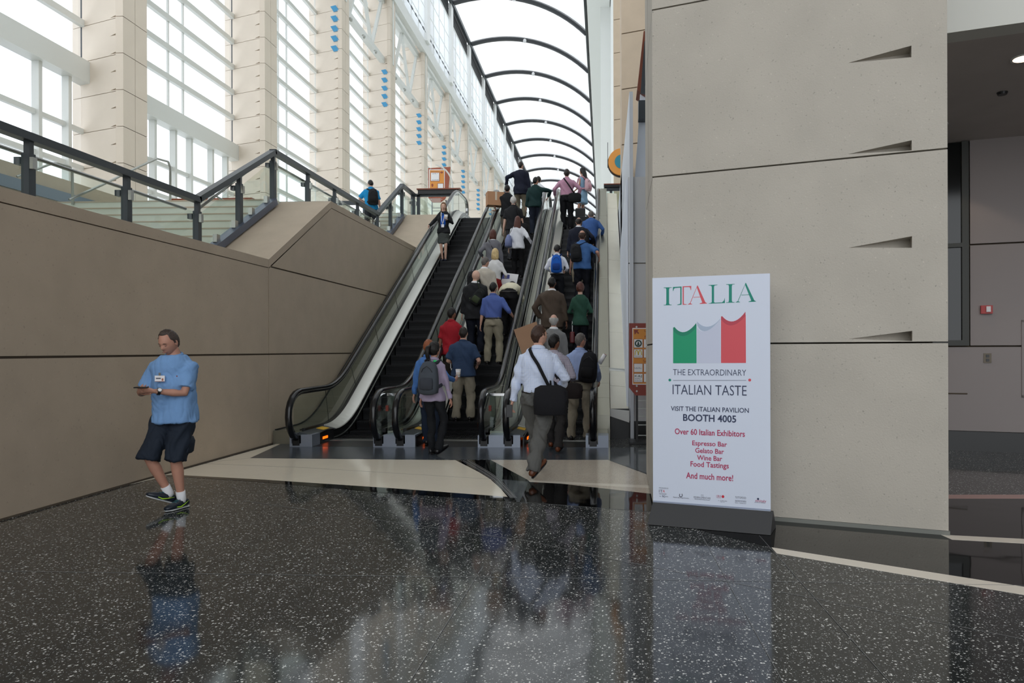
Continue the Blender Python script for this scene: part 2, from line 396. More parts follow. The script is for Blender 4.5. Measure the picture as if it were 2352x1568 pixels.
# =============== LEFT FACADE GLAZING ===============
GX = -17.65
for i in range(19):
    y0 = COLY[i]-9.55+1.9 if i else 2.0
    y1 = COLY[i]+.78
    ws = struct('window_%d' % (i+1)); far = i > 10
    z_lo, z_hi = 4.0, 28.0
    MB().box(GX-.02, GX-.005, y0, y1, 2.7, 36.5).build('pane', M_win, ws)
    has_beam = i <= 2
    b = MB()
    zl = 11.27-1.2*5
    while zl < 27 and not far:
        if not (has_beam and zl < 11.3):
            if not (22.8 < zl < 27 and i > 2) or True:
                MB().box(GX, GX+.17, y0, y1, zl-.02, zl+.20).build('sun_louvre', M_white, ws)
        zl += PH
    if has_beam:
        MB().box(GX-.05, GX+.42, y0, y1, 10.5, 11.22).build('cross_beam', M_white, ws)
        for zt in (8.85, 7.6): MB().box(GX-.02, GX+.12, y0, y1, zt, zt+.16).build('transom', M_white, ws)
        for yy in ([.2, 1.5, 3.2, 4.5, 5.6, 7.2, 8.4] if i else [.5, 4.6]):
            Y = y0-1.9+yy+1.0
            if y0 < Y < y1: MB().box(GX-.02, GX+.22, Y, Y+.14, 2.7, 10.5).build('mullion', M_white, ws)
    for yy in (5.3, 6.3):
        Y = COLY[i]-9.55+yy
        MB().box(GX-.01, GX+.07, Y, Y+.06, 11.2 if has_beam else 2.7, 27.6).build('mullion', M_white, ws)
    # dark jamb line beside the next column
    MB().box(GX, GX+.05, y1-.12, y1-.02, 11.2 if has_beam else 5.9, 27.6).build('jamb', M_dark if has_beam else M_white, ws)
# upper wall beam, clerestory, gutter
ub = tag(add('edge_beam', None, None, (COLX, 5, 27.6)), None, None, None, 'structure')
M_clw = mat('white clerestory', (240, 241, 240), .5)
MB().box(-16.0, -15.55, 5, 190, 27.6, 28.6).build('beam_web', M_white, ub)
MB().box(-17.6, -15.6, 5, 190, 28.3, 28.5).build('beam_soffit', M_white, ub)
cl = struct('wall_clerestory')
M_clg = glass('clerestory glazing', (.55, .56, .57), haze=.75, hcol=(.92, .94, .95))
for i in range(19):
    ya, yb = (COLY[i]-9.55, COLY[i])
    ya = max(ya, 5)
    MB().box(-15.64, -15.62, ya+.9, yb-.02, 28.6, 35.2).build('pane', M_clg, cl)
    for yy in np.linspace(ya+.9, yb, 5)[:-1]: MB().box(-15.66, -15.55, yy, yy+.07, 28.6, 34.9).build('mullion', M_clw, cl)
    for zz in (30.0, 31.5, 33.1): MB().box(-15.66, -15.57, ya+.9, yb, zz, zz+.05).build('transom', M_clw, cl)
    MB().box(-15.75, -15.35, yb-.1, yb+.9, 28.6, 36.6).build('clerestory_pier', M_clw, cl)
    # dark roof vent opening below the gutter
    MB().box(-15.9, -15.64, ya+.95, yb-.1, 35.2, 36.95).build('vent_recess', mat('dark recess', (14, 16, 17), .6), cl)
    MB().box(-15.7, -15.6, ya+.9, yb-.1, 35.0, 35.2).build('vent_sill', M_white, cl)
    MB().box(-15.64, -15.61, ya+1.0, yb-.1, 36.0, 36.06).build('vent_bar', M_dark, cl)
MB().box(-15.5, -15.2, 5, 190, 36.55, 36.95).build('gutter', M_dark, cl)
MB().bar((-15.5, 5, 29.3), (-15.5, 190, 29.3), .03).build('light_rail', M_dark, cl)
for k in range(90):
    if k*1.2+40 < 150: MB().box(-15.52, -15.46, 40+k*1.2, 40.5+k*1.2, 29.24, 29.36).build('fixture', M_dark, cl)
# white trusses between the columns
for i in range(2, 14):
    ya, yb = COLY[i]+.4, COLY[i+1]-.0
    tr = tag(add('roof_truss', None, None, (-16.2, ya, 22.8)), None, None, None, 'structure')
    x = -16.35
    yb2 = yb+.15
    MB().box(x-.18, x+.18, ya, yb2, 22.8, 23.2).build('bottom_chord', M_white, tr)
    MB().box(x-.18, x+.18, ya, yb2, 27.2, 27.6).build('top_chord', M_white, tr)
    ym = (ya+yb2)/2
    for a, c in (((ya+.2, 27.3), (ym-2.2, 23.0)), ((ym-2.2, 23.0), (ym, 27.3)), ((ym, 27.3), (ym+2.2, 23.0)), ((ym+2.2, 23.0), (yb2-.2, 27.3))):
        MB().bar((x, a[0], a[1]), (x, c[0], c[1]), .2, .2).build('diagonal', M_white, tr)
    for q in range(3):
        MB().sphere((x+.3, ya+2+q*2.4, 22.55), .14, 8, 6).build('floodlight', M_steel, tr, smooth=True)
    MB().box(COLX-.02, COLX+.06, yb2+.3, yb2+.55, 22.8, 27.6).build('downpipe', M_white, tr)
# =============== ROOF VAULT ===============
rf = struct('ceiling_vault')
def arc_pts(n=18):
    # through (-14.9,36.9) (-10.7,37.3) (-1.7,33.3) fitted circle
    a, b_, c_ = (-15.2, 36.75), (-10.2, 37.25), (-1.7, 33.3)
    (x1, y1), (x2, y2), (x3, y3) = a, b_, c_
    d = 2*(x1*(y2-y3)+x2*(y3-y1)+x3*(y1-y2))
    ux = ((x1*x1+y1*y1)*(y2-y3)+(x2*x2+y2*y2)*(y3-y1)+(x3*x3+y3*y3)*(y1-y2))/d
    uy = ((x1*x1+y1*y1)*(x3-x2)+(x2*x2+y2*y2)*(x1-x3)+(x3*x3+y3*y3)*(x2-x1))/d
    r = math.hypot(x1-ux, y1-uy); t1 = math.atan2(y1-uy, x1-ux); t3 = math.atan2(y3-uy, x3-ux)
    return [(ux+r*math.cos(t1+(t3-t1)*k/n), uy+r*math.sin(t1+(t3-t1)*k/n)) for k in range(n+1)]
AP = arc_pts()
M_rib = mat('dark rib steel', (38, 42, 46), .4)
for i in range(-1, 19):
    cy = 12.55+9.55*i+.2
    b = MB()
    for p, q in zip(AP, AP[1:]): b.bar((p[0], cy, p[1]), (q[0], cy, q[1]), .3, .42, up=(0, 0, 1))
    b.build('rib', M_rib, rf)
    MB().sphere((-9.0, cy-.1, 36.95), .22, 8, 6).build('lamp', M_paper, rf, smooth=True)
    ya, yb = cy+.15, cy+9.4
    b = MB()
    for p, q in zip(AP, AP[1:]):
        b.add([(p[0], ya, p[1]+.1), (q[0], ya, q[1]+.1), (q[0], yb, q[1]+.1), (p[0], yb, p[1]+.1)], [(0, 1, 2, 3)])
    b.build('roof_pane', M_roofg, rf)
# right edge of the vault: dark edge beam, dark clerestory strip, white soffit and wall
MB().box(-1.75, -1.5, 3, 190, 32.6, 33.4).build('edge_girder', M_dark, rf)
M_wallw = mat('white plaster', (236, 238, 236), .6)
wr = struct('wall_right_upper')
for i in range(0, 18):
    cy = 12.55+9.55*i
    MB().box(-1.5, -1.42, cy+.6, cy+9.3, 31.2, 33.0).build('vent_recess', MATS['dark recess'], wr)
MB().box(-1.4, .55, 3, 190, 31.0, 33.2).build('soffit', M_wallw, wr)
MB().box(.62, .9, 36, 190, 0, 33.2).build('wall_panel', M_wallw, wr)
MB().box(-.25, .62, 60, 60.4, 6, 33.2).build('wall_panel', M_wallw, wr)
MB().box(-17, 1, 189, 189.3, 5.9, 37.4).build('end_wall', M_wallw, wr)
# right beige columns
def rcol(x, y, w_, d_, z0, z1, ph, off, label):
    t = tag(add('pier_column', None, None, (x, y, 0)), None, None, None, 'structure')
    b = MB().box(x+.03, x+w_-.02, y+.02, y+d_, z0, z1); b.build('column_core', M_joint, t)
    z = z0-off
    S = Vector((.9445, -.3285, 0))
    while z < z1:
        a, c = max(z, z0)+.012, min(z+ph, z1)-.012
        if c > a:
            p0 = Vector((x, y, a)); p1 = p0+S*w_
            MB().prism([p0[:], p1[:], (p1+Vector((0, d_, 0)))[:], (p0+Vector((0, d_, 0)))[:]], (0, 0, c-a)).build('panel', mat('tan precast', (196, 178, 156), .75, var=.04), t)
        z += ph
    return t
def z_at(py, Y): return EYE+(804-py)*Y/1600
rcol(.42, 28.5, 1.2, 1.5, Z3, 33, 1.36, (Z3-z_at(353, 28.5)) % 1.36, '')
rcol(.44, 17.0, 1.4, 1.5, 0, 30, 1.35, -(z_at(334, 17.0) % 1.35)+1.35*0, '')
# =============== PIER (right foreground) ===============
PA = Vector((.455, 6.54, 0)); PB = Vector((2.765, 5.74, 0))
pdir = (PB-PA).normalized(); pn = Vector((pdir.y, -pdir.x, 0))
if pn.y > 0: pn = -pn
PL = (PB-PA).length
pier = struct('pier_wall')
corep = [PA+Vector((.03, .22, 0)), PB+Vector((-.03, .20, 0)), PB+Vector((.3, 2.2, 0)), PA+Vector((.06, 1.9, 0))]
MB().prism([p[:] for p in corep], (0, 0, 16)).build('pier_core', M_joint, pier)
def face_panel(z0, z1, notches):
    h = z1-z0; b = MB()
    def fp(t, z, d=0): return PA+pdir*t-pn*d+Vector((0, 0, z))
    def quad(ta, tb, za, zb):
        if zb > za and tb > ta: b.add([fp(ta, za), fp(tb, za), fp(tb, zb), fp(ta, zb)], [(0, 1, 2, 3)])
    tL, tR = 1.70, 2.185
    quad(0, tL, z0, z1); quad(tR, PL, z0, z1)
    z = z0
    for (a, c) in notches:
        quad(tL, tR, z, a)
        # tip at tL, tall side at tR, recess .12 deep at right
        Lp = fp(tL, (a+c)/2-.02); R0, R1 = fp(tR, a), fp(tR, c); D0, D1 = fp(tR, a+.0, .17), fp(tR, c, .17)
        b.add([Lp, R0, R1, D0, D1, fp(tL, a), fp(tL, c)], [(1, 3, 4, 2), (2, 4, 0), (4, 3, 0), (3, 1, 0), (5, 1, 0), (0, 2, 6)])
        z = c
    quad(tL, tR, z, z1)
    # thickness at the edges (joint returns)
    for z_ in (z0, z1): b.add([fp(0, z_), fp(PL, z_), fp(PL, z_, .19), fp(0, z_, .19)], [(0, 1, 2, 3)])
    # left side face (towards the hall) and right side face
    Q = PA+Vector((.045, 1.86, 0)); R = PB+Vector((.3, 2.2, 0))
    for P0, P1 in ((PA, PA+(Q-PA)*.55), (PA+(Q-PA)*.57, Q), (PB, R)):
        b.add([P0+Vector((0, 0, z0)), P1+Vector((0, 0, z0)), P1+Vector((0, 0, z1)), P0+Vector((0, 0, z1))], [(0, 1, 2, 3)])
    me = mesh_of('pier_panel', b.V, b.F, M_pier); return add('pier_panel', me, pier)
zj = [0.03, 1.555, 3.115, 4.675, 6.235, 7.8, 9.36, 11, 12.6, 14.2, 15.8]
for a, c in zip(zj, zj[1:]):
    ns = [(a+.012, a+.095), (a+.775, a+.87)] if a > 1 else [(a+.79, a+.87)] if False else []
    face_panel(a+(.007), c-.007, ns)
b = MB()
for P0, P1 in ((PA+Vector((-.005, 0, 0)), PB+Vector((.01, 0, 0))),):
    b.prism([(P0+pn*.01)[:], (P1+pn*.01)[:], (P1-pn*.03)[:], (P0-pn*.03)[:]], (0, 0, .035))
b.build('base_seal', mat('grey caulk', (120, 122, 116), .7), pier)
# bulk of the building above / right of the pier
bw = struct('wall_right')
M_soff = mat('white fascia', (214, 214, 206), .6)
bd = Vector((-3.35, 1, 0)).normalized()          # direction of back wall (skewed)
WB = on_z(2156, 1033)                            # point at base of the back wall
def wb(t, z, d=0):  # t to the right along the wall
    nn = Vector((-bd.y, bd.x, 0)); nn = nn if nn.y < 0 else -nn
    p = Vector((WB.x, WB.y, 0))-bd*t; return Vector((p.x, p.y, z))+nn*d
M_dw = mat('grey painted panel', (150, 142, 140), .6)
M_dw2 = mat('dark base', (26, 26, 26), .3)
def wpan(t0, t1, z0, z1, d, name, m, par=bw, th=.04):
    P = [wb(t0, z0, d), wb(t1, z0, d), wb(t1, z1, d), wb(t0, z1, d)]; nn = wb(0, 0, 1)-wb(0, 0, 0)
    return MB().prism([p[:] for p in P], (nn*(-th))[:]).build(name, m, par)
def tz(px, py):
    nn = wb(0, 0, 1)-wb(0, 0, 0); p = on_plane(px, py, wb(0, 0), nn); q = p-wb(0, 0); return -(q.dot(bd)), p.z
tA = -3.3
tD0, zt = tz(2224, 337); _, zT = tz(2224, 332); _, zb1 = tz(2224, 795); _, zm = tz(2224, 562); _, zk = tz(2200, 990)
wpan(-3.3, 9, -.02, zk, -.03, 'base_panel', M_dw2)
for (a, c) in ((tD0+.02, 9),):
    wpan(a, c, zm+.012, zT+.1, 0, 'wall_panel', M_dw); wpan(a, c, zb1+.012, zm-.012, 0, 'wall_panel', M_dw)
wpan(tA, 9, zk+.01, zb1-.012, 0, 'wall_panel', M_dw)
wpan(tA, 9, 0, 5, -.06, 'wall_backing', M_joint, th=.05)
# dark glazed opening with frame
fr = struct('window_20')
wpan(tA, tD0-.09, zb1+.09, zm-.03, -.015, 'pane', mat('dark glazing', (16, 20, 20), .12), fr)
wpan(tA, tD0-.09, zm+.03, zT+.05, -.015, 'pane', MATS['dark glazing'], fr)
M_df = mat('dark olive frame', (58, 60, 56), .5)
wpan(tD0-.09, tD0, zb1+.01, zT+.05, .03, 'frame_jamb', M_df, fr, .08); wpan(tA, tD0-.09, zb1+.01, zb1+.09, .03, 'frame_sill', M_df, fr, .08)
wpan(tA, tD0-.09, zm-.03, zm+.03, .03, 'frame_rail', M_df, fr, .08)
# panel frame at far right edge and groove
t1_, z1_ = tz(2346, 735); _, z2_ = tz(2346, 912)
pf = MB()
for (a, c, e, f_) in ((t1_, t1_+.03, z2_, z1_), (t1_, t1_+.8, z1_-.03, z1_), (t1_, t1_+.8, z2_, z2_+.03)):
    P = [wb(a, e, .02), wb(c, e, .02), wb(c, f_, .02), wb(a, f_, .02)]; nn = wb(0, 0, 1)-wb(0, 0, 0); pf.prism([p[:] for p in P], (nn*-.02)[:])
pf.top('access_panel', MATS['grey painted panel'], 'grey framed access panel on the dark back wall at the right', 'panel')
# groove line
t2_, z3_ = tz(2160, 903); t3_, _ = tz(2222, 904); wpan(tA, t3_, z3_-.01, z3_+.01, .006, 'groove_trim', M_joint, bw, .01)
# ceiling of the low right area
ce = struct('ceiling'); CZ = 4.56
M_ceil = mat('low ceiling plaster', (196, 188, 182), .8, var=.03)
pe = on_z(2148, 103, CZ); qe = on_z(2352, 75, CZ)
dirf = (qe-pe).normalized()
P1 = pe-dirf*.55; P2 = pe+dirf*14
back1 = wb(-3.6, CZ); back2 = wb(10, CZ)
MB().prism([(P1.x, P1.y, CZ), (P2.x, P2.y, CZ), (back2.x, back2.y+.1, CZ), (back1.x, back1.y+.1, CZ)], (0, 0, .3)).build('ceiling_slab', M_ceil, ce)
nn = Vector((dirf.y, -dirf.x, 0)); nn = nn if nn.y < 0 else -nn
MB().prism([(P1+Vector((0, 0, 0)))[:], P2[:], (P2+nn*.25)[:], (P1+nn*.25)[:]], (0, 0, 7.5)).build('fascia', M_soff, ce)
# unseen enclosure, added to block sky light so that the low area stays dim
MB().box(11.5, 11.8, -9, 14, 0, 12).build('side_panel', M_dw, bw)
MB().box(1.9, 12, 9.5, 36, 4.9, 33).build('sky_blocker', M_wallw, bw)  # hidden mass, extended upward to shut out sky light from the right
MB().box(-18.5, 12, -5, 9.2, 13, 13.5).build('ceiling_slab', M_ceil, ce)  # out-of-view near ceiling, added to cut the overhead light
MB().box(-18.5, -18.2, -12, 2.0, 0, 13).build('side_panel', M_conc, bw)
# downlights
M_lampw = mat('warm downlight', (255, 214, 180), .4, emit=9)
for (px, py) in ((2350, 133), (2157, 286)):
    p = on_z(px, py, CZ); c = Vector((p.x, p.y, CZ))
    t = thing('downlight', 'recessed warm downlight at the far right edge of the dark ceiling' if px > 2300 else 'recessed warm downlight in the dark ceiling just beside the pier', 'light', c, group='downlights in the low ceiling')
    MB().tube([(c.x, c.y, CZ-.006), (c.x, c.y, CZ+.004)], [.10, .10], 20).build('lens', M_lampw, t)
    ring = MB()
    for k in range(20):
        a0, a1 = 2*math.pi*k/20, 2*math.pi*(k+1)/20
        ring.bar((c.x+.105*math.cos(a0), c.y+.105*math.sin(a0), CZ-.006), (c.x+.105*math.cos(a1), c.y+.105*math.sin(a1), CZ-.006), .02, .012)
    ring.build('trim_ring', M_white, t)
    ld = bpy.data.lights.new('downlight', 'SPOT'); ld.energy = 25; ld.color = (1, .8, .6); ld.spot_size = 1.9; ld.shadow_soft_size = .08
    lo = bpy.data.objects.new('downlight_lamp', ld); COL.objects.link(lo); lo.location = (c.x, c.y, CZ-.03)
p = on_z(2302, 212, CZ)
MB().tube([(p.x, p.y, CZ-.03), (p.x, p.y, CZ)], [.05, .06], 16).top('ceiling_speaker', M_black, 'small dark round sprinkler cover on the low dark ceiling', 'cover')
# fire alarm and switch plate
nv = wb(0, 0, 1)-wb(0, 0, 0); ang = math.atan2(bd.y, bd.x)
def wall_box(px, py, w_, h_, d_):
    t, z = tz(px, py); P = [wb(t-w_/2, z-h_/2, 0), wb(t+w_/2, z-h_/2, 0), wb(t+w_/2, z+h_/2, 0), wb(t-w_/2, z+h_/2, 0)]
    return MB().prism([p[:] for p in P], (nv*d_)[:]), t, z
t_, z_ = tz(2265, 711); base = wb(t_, z_)
fa = thing('fire_alarm', 'red fire alarm strobe on the grey wall of the dark area', 'alarm', base)
bx, t_, z_ = wall_box(2265, 711, .15, .12, .05); bx.build('housing', mat('alarm red', (176, 34, 30), .4), fa)
P = [wb(t_-.01, z_-.035, .05), wb(t_+.045, z_-.035, .05), wb(t_+.045, z_+.045, .05), wb(t_-.01, z_+.045, .05)]
MB().prism([p[:] for p in P], (nv*.025)[:]).build('strobe_lens', M_paper, fa)
t_, z_ = tz(2268, 822); sp = thing('switch_plate', 'dark metal switch plate on the grey wall below the red alarm', 'switch', wb(t_, z_))
wall_box(2268, 822, .10, .14, .012)[0].build('plate', mat('bronze plate', (92, 84, 72), .4, metal=.5), sp)
for dz in (-.03, .03):
    P = [wb(t_-.02, z_+dz-.02, .012), wb(t_+.02, z_+dz-.02, .012), wb(t_+.02, z_+dz+.02, .012), wb(t_-.02, z_+dz+.02, .012)]
    MB().prism([p[:] for p in P], (nv*.01)[:]).build('socket', M_black, sp)
# =============== ESCALATORS ===============
YS, TAN = 12.35, .2/.3464
YT = YS+5.9/TAN
YB = 10.72
def nose(Y, R=.55):
    def seg(Yc, sgn, Y):
        return 0
    if Y <= YS-R: return 0.0
    if Y < YS+R: return TAN*(Y-YS+R)**2/(4*R)
    if Y <= YT-R: return TAN*(Y-YS)
    if Y < YT+R: return Z3-TAN*(YT+R-Y)**2/(4*R)
    return Z3
def ys(a, b, fine=.12):
    out = [a]; Y = a
    marks = []
    for c in (YS, YT):
        k = c-.6
        while k <= c+.6: marks.append(k); k += fine
    marks = [m_ for m_ in marks if a < m_ < b]
    return [a]+sorted(marks)+[b]
def path(a, b, dz=0): return [(Y, nose(Y)+dz) for Y in ys(a, b)]
M_step_esc = mat('black cleated step', (30, 31, 33), .35, metal=.4, spec=.4)
M_skirt = mat('black skirt panel', (18, 19, 20), .2)
M_innerdeck = mat('bright inner decking', (200, 200, 194), .35, metal=.6)
M_seam = mat('dark glass seam', (30, 36, 34), .5)
M_orangel = mat('orange demarcation light', (255, 96, 10), .4, emit=2.2)
M_yellow = mat('yellow warning label', (214, 168, 30), .5)
HS, SO = .49, .075
def step_mesh():
    b = MB()
    b.box(-HS, HS, 0, .40, -.03, 0)
    n = 26
    for i in range(n):
        x = -HS+(i+.25)/n*2*HS
        b.box(x, x+.45/n, -.003, .395, 0, .008)
    # curved cleated riser
    for k in range(4):
        y0, y1 = .0+.018*math.sin(k*.5), .018*math.sin((k+1)*.5)
        b.add([(-HS, y0, -.055*k), (HS, y0, -.055*k), (HS, y1, -.055*(k+1)), (-HS, y1, -.055*(k+1))], [(0, 1, 2, 3)])
    for i in range(n):
        x = -HS+(i+.25)/n*2*HS
        for k in range(4):
            y0, y1 = .018*math.sin(k*.5)-.006, .018*math.sin((k+1)*.5)-.006
            b.add([(x, y0, -.055*k), (x+.45/n, y0, -.055*k), (x+.45/n, y1, -.055*(k+1)), (x, y1, -.055*(k+1))], [(0, 1, 2, 3)])
    b.box(-HS, -HS+.015, -.004, .39, .002, .010); b.box(HS-.015, HS, -.004, .39, .002, .010)
    b.box(-HS, HS, -.006, .02, .001, .009)
    return b.mesh('step', M_step_esc)
STEP = step_mesh()
def hr_path():
    P = [(10.98, .10), (10.80, .13)]
    for k in range(1, 10):
        a = -math.pi/2-math.pi*k/10
        P.append((10.80+.37*math.cos(a), .49+.37*math.sin(a)+.0))
    P += [(10.82, .87)]
    P += [(Y, nose(Y)+.875) for Y in ys(11.2, 24.0)]
    for k in range(1, 10):
        a = math.pi/2-math.pi*k/10
        P.append((24.05+.36*math.cos(a), Z3+.515+.36*math.sin(a)))
    return P
HRP = hr_path()
def hr_shift(d):
    """path offset towards the inside by d"""
    out = []
    for i, (y, z) in enumerate(HRP):
        a = HRP[max(i-1, 0)]; c = HRP[min(i+1, len(HRP)-1)]
        t = Vector((c[0]-a[0], c[1]-a[1])).normalized(); n_ = Vector((t.y, -t.x))
        out.append((y+n_.x*d, z+n_.y*d))
    return out
def path_tube(b, prof, P):
    """sweep a closed profile (x, n) along 2D path P using its normals"""
    n = len(prof); k = len(b.V)
    for i, (y, z) in enumerate(P):
        a = P[max(i-1, 0)]; c = P[min(i+1, len(P)-1)]
        t = Vector((c[0]-a[0], c[1]-a[1])).normalized(); nn = Vector((-t.y, t.x))
        for (x, d) in prof: b.V.append(Vector((x, y+nn.x*d, z+nn.y*d)))
    for i in range(len(P)-1):
        for j in range(n): b.F.append((k+i*n+j, k+(i+1)*n+j, k+(i+1)*n+(j+1) % n, k+i*n+(j+1) % n))
    b.F.append(tuple(k+j for j in range(n))); b.F.append(tuple(k+(len(P)-1)*n+j for j in reversed(range(n))))
def escalator(xc, label):
    t = thing('escalator', label, 'escalator', (xc, YB, 0), 0, 'escalators up to the concourse')
    # truss body below
    MB().sweep([(xc-.62, -.25), (xc+.62, -.25), (xc+.62, -.9), (xc-.62, -.9)], path(12.2, 23.7)).build('truss_cover', M_dark, t)
    # floor plates and combs
    MB().box(xc+SO-HS, xc+SO+HS, YB+.0, 11.45, -.02, .004).build('floor_plate', M_black, t)
    MB().box(xc+SO-HS, xc+SO+HS, 11.45, 11.62, -.02, .012).build('comb_plate', M_steel, t)
    MB().box(xc-.56, xc+.56, 22.95, 24.5, Z3-.04, Z3+.004).build('floor_plate', M_dark, t)
    # steps
    for k in range(-2, 30):
        Y = YS+.3464*k; z = .2*k
        if k < 1: z = [.005, .01, .05][k+2]
        if k == 1: z = .2
        if k == 29: z = 5.78
        add('step', STEP, t, (SO, Y-YB, z-.008))
    for s in (-1, 1):
        xh = xc+s*.655
        # skirt
        MB().sweep([(xc+SO+s*(HS+.01), .17), (xc+SO+s*(HS+.03), .17), (xc+SO+s*(HS+.03), -.32), (xc+SO+s*(HS+.01), -.32)], path(YB+.12, 24.4)).build('skirt', M_skirt, t)
        MB().sweep([(xc+SO+s*(HS), .045), (xc+SO+s*(HS+.01), .045), (xc+SO+s*(HS+.01), .03), (xc+SO+s*(HS), .03)], path(11.3, 23.6)).build('skirt_brush', M_steel, t)
        # inner deck (bright, sloping to the steps)
        MB().sweep([(xc+SO+s*(HS+.008), .17), (xc+SO+s*(HS+.02), .185), (xc+s*.628, .245), (xc+s*.64, .20), (xc+SO+s*(HS+.04), .15)], path(YB+1.0, 24.3)).build('inner_deck', M_innerdeck, t)
        MB().sweep([(xc+SO+s*(HS+.008), .17), (xc+SO+s*(HS+.02), .185), (xc+s*.628, .225), (xc+s*.64, .18), (xc+SO+s*(HS+.04), .15)], path(YB+.02, YB+.998)).build('newel_deck', M_dark, t)
        MB().sweep([(xc+s*.63, .20), (xc+s*.68, .20), (xc+s*.68, .262), (xc+s*.63, .262)], path(YB+.25, 24.3)).build('glass_channel', M_black, t)
        # glass panels with seams perpendicular to the incline
        yy = [10.62, 12.0, 13.35, 14.75, 16.15, 17.55, 18.95, 20.35, 21.75, 23.0, 24.25]
        def gl(Y0, Y1):
            b = MB(); n = 10; lo = []; hi = []
            for q in range(n+1):
                Y = Y0+(Y1-Y0)*q/n
                sh = 0 if (Y < 11.9 or Y > 22.9) else -.3*(1 if 12.3 < Y < 22.4 else .5)
                top_ = nose(Y+sh)+.83; Yt = Y+sh
                if Y < 10.98: top_ = .49+math.sqrt(max(.0, .32**2-(Y-10.80)**2)) if Y < 10.8 else .82
                if Y > 24.05: top_ = Z3+.515+math.sqrt(max(0, .33**2-(Y-24.05)**2))
                lo.append(Vector((xh-.006, Y, nose(Y)+(.25 if Y > 10.98 else .13)))); hi.append(Vector((xh-.006, Yt, top_)))
            for q in range(n): b.add([lo[q], lo[q+1], hi[q+1], hi[q]], [(0, 1, 2, 3)])
            b.build('glass_panel', M_glass, t)
            s_ = MB(); s_.bar(lo[-1]+Vector((.006, 0, 0)), hi[-1]+Vector((.006, 0, 0)), .007, .006, up=(1, 0, 0)); s_.build('glass_seam', M_seam, t)
        for a, c in zip(yy, yy[1:]): gl(a+.003, c-.003)
        # handrail and guide
        b = MB(); path_tube(b, [(xh-.044, -.02), (xh-.05, .01), (xh-.034, .034), (xh, .04), (xh+.034, .034), (xh+.05, .01), (xh+.044, -.02)], HRP)
        b.build('handrail', M_rubber, t, smooth=True)
        b = MB(); path_tube(b, [(xh-.032, -.055), (xh-.032, -.012), (xh+.032, -.012), (xh+.032, -.055)], hr_shift(0)); b.build('handrail_guide', M_chrome, t)
        # handrail inlet
        MB().box(xh-.055, xh+.055, 10.69, 11.0, 0.02, .17).build('handrail_inlet', M_black, t)
        # black inner side and light of the newel
        xi = xc+SO+s*(HS+.012)
        MB().prism([(xi-s*.015, YB+.0, 0), (xi-s*.015, 11.6, 0), (xi-s*.015, 11.6, .19), (xi-s*.015, YB+.6, .2), (xi-s*.015, YB, .16)], (s*.02, 0, 0)).build('newel_side', M_black, t)
        if s < 0:
            MB().box(xi-.03, xi+.02, YB+.42, YB+.62, .065, .105).build('demarcation_light', M_orangel, t)
            MB().prism([(xc-.60, YB+.60, .222), (xc-.47, YB+.60, .196), (xc-.47, YB+.85, .198), (xc-.60, YB+.85, .224)], (0, 0, .004)).build('warning_label', M_yellow, t)
        MB().box(xh-.012, xh+.012, 24.2, 24.25, Z3, Z3+.45).build('newel_end', M_dark, t)
    return t
EX = [-4.17, -2.52, -.83]
escalator(EX[0], 'leftmost escalator with nearly empty steps beside the beige wall')
escalator(EX[1], 'middle escalator crowded with riders')
escalator(EX[2], 'rightmost escalator crowded with riders beside the tiled cladding')
# newel base plates spanning neighbouring escalators
def newel_plate(x0, x1, inlets, label, lb=False, rb=False):
    t = thing('metal_housing', label, 'housing', ((x0+x1)/2, YB, 0), 0, 'metal housings at the foot of the escalators')
    segs = [x0]+[v for i in inlets for v in (i-.075, i+.075)]+[x1]
    for i in range(0, len(segs), 2):
        MB().prism([(segs[i], YB-.02, 0), (segs[i+1], YB-.02, 0), (segs[i+1], YB-.02, .19), (segs[i], YB-.02, .19)], (0, .3, 0)).build('face_plate', M_plate, t)
    for i in inlets: MB().box(i-.075, i+.075, YB-.02, YB+.28, 0, .05).build('face_plate', M_plate, t)
    return t
newel_plate(-4.93, -4.57, [-4.825], 'grey metal base under the leftmost handrail by the beige wall')
newel_plate(-3.60, -2.94, [-3.515, -3.175], 'bluish metal base between the left and middle escalators')
newel_plate(-1.96, -1.30, [-1.865, -1.485], 'bluish metal base between the middle and right escalators')
newel_plate(-.29, .06, [-.175], 'bluish metal base under the rightmost handrail')
# decks between / outside the escalators
def deck(x0, x1, label, dz=.22):
    t = thing('escalator_deck', label, 'deck', ((x0+x1)/2, YB+.3, 0), 0, 'steel decks between the balustrades')
    Ys = [YB+.28, 12.6]+[14.1+1.9*i for i in range(5)]+[24.3]
    for a, c in zip(Ys, Ys[1:]):
        MB().sweep([(x0, dz), (x1, dz), (x1, -.8), (x0, -.8)], path(a+.004, c-.004)).build('deck_panel', M_deck, t)
    for x in (x0+.03, x1-.03):
        MB().sweep([(x-.01, dz+.02), (x+.01, dz+.02), (x+.01, dz-.01), (x-.01, dz-.01)], path(YB+.3, 24.3)).build('deck_trim', M_black, t)
deck(-3.47, -3.22, 'steel deck strip between the left and middle escalators')
deck(-1.82, -1.53, 'steel deck strip between the middle and right escalators')
deck(-5.34, -4.87, 'steel deck strip between the leftmost handrail and the beige wall', .22)
# small glass end panels between the twin newels
for i, (xa, xb) in enumerate(((-3.47, -3.22), (-1.82, -1.53))):
    t = thing('end_cover', 'steel end cover between the twin handrails of the %s pair' % ('left' if i == 0 else 'right'), 'cover', ((xa+xb)/2, YB+.28, 0))
    MB().box(xa, xb, YB+.28, YB+.3, .19, .80).build('glass_front', M_glass, t)
    MB().box(xa, xb, YB+.26, YB+.32, .78, .82).build('top_rail', M_chrome, t)
    MB().box(xa-.01, xa+.03, YB+.22, YB+.26, .54, .63).build('stop_switch', M_red, t)
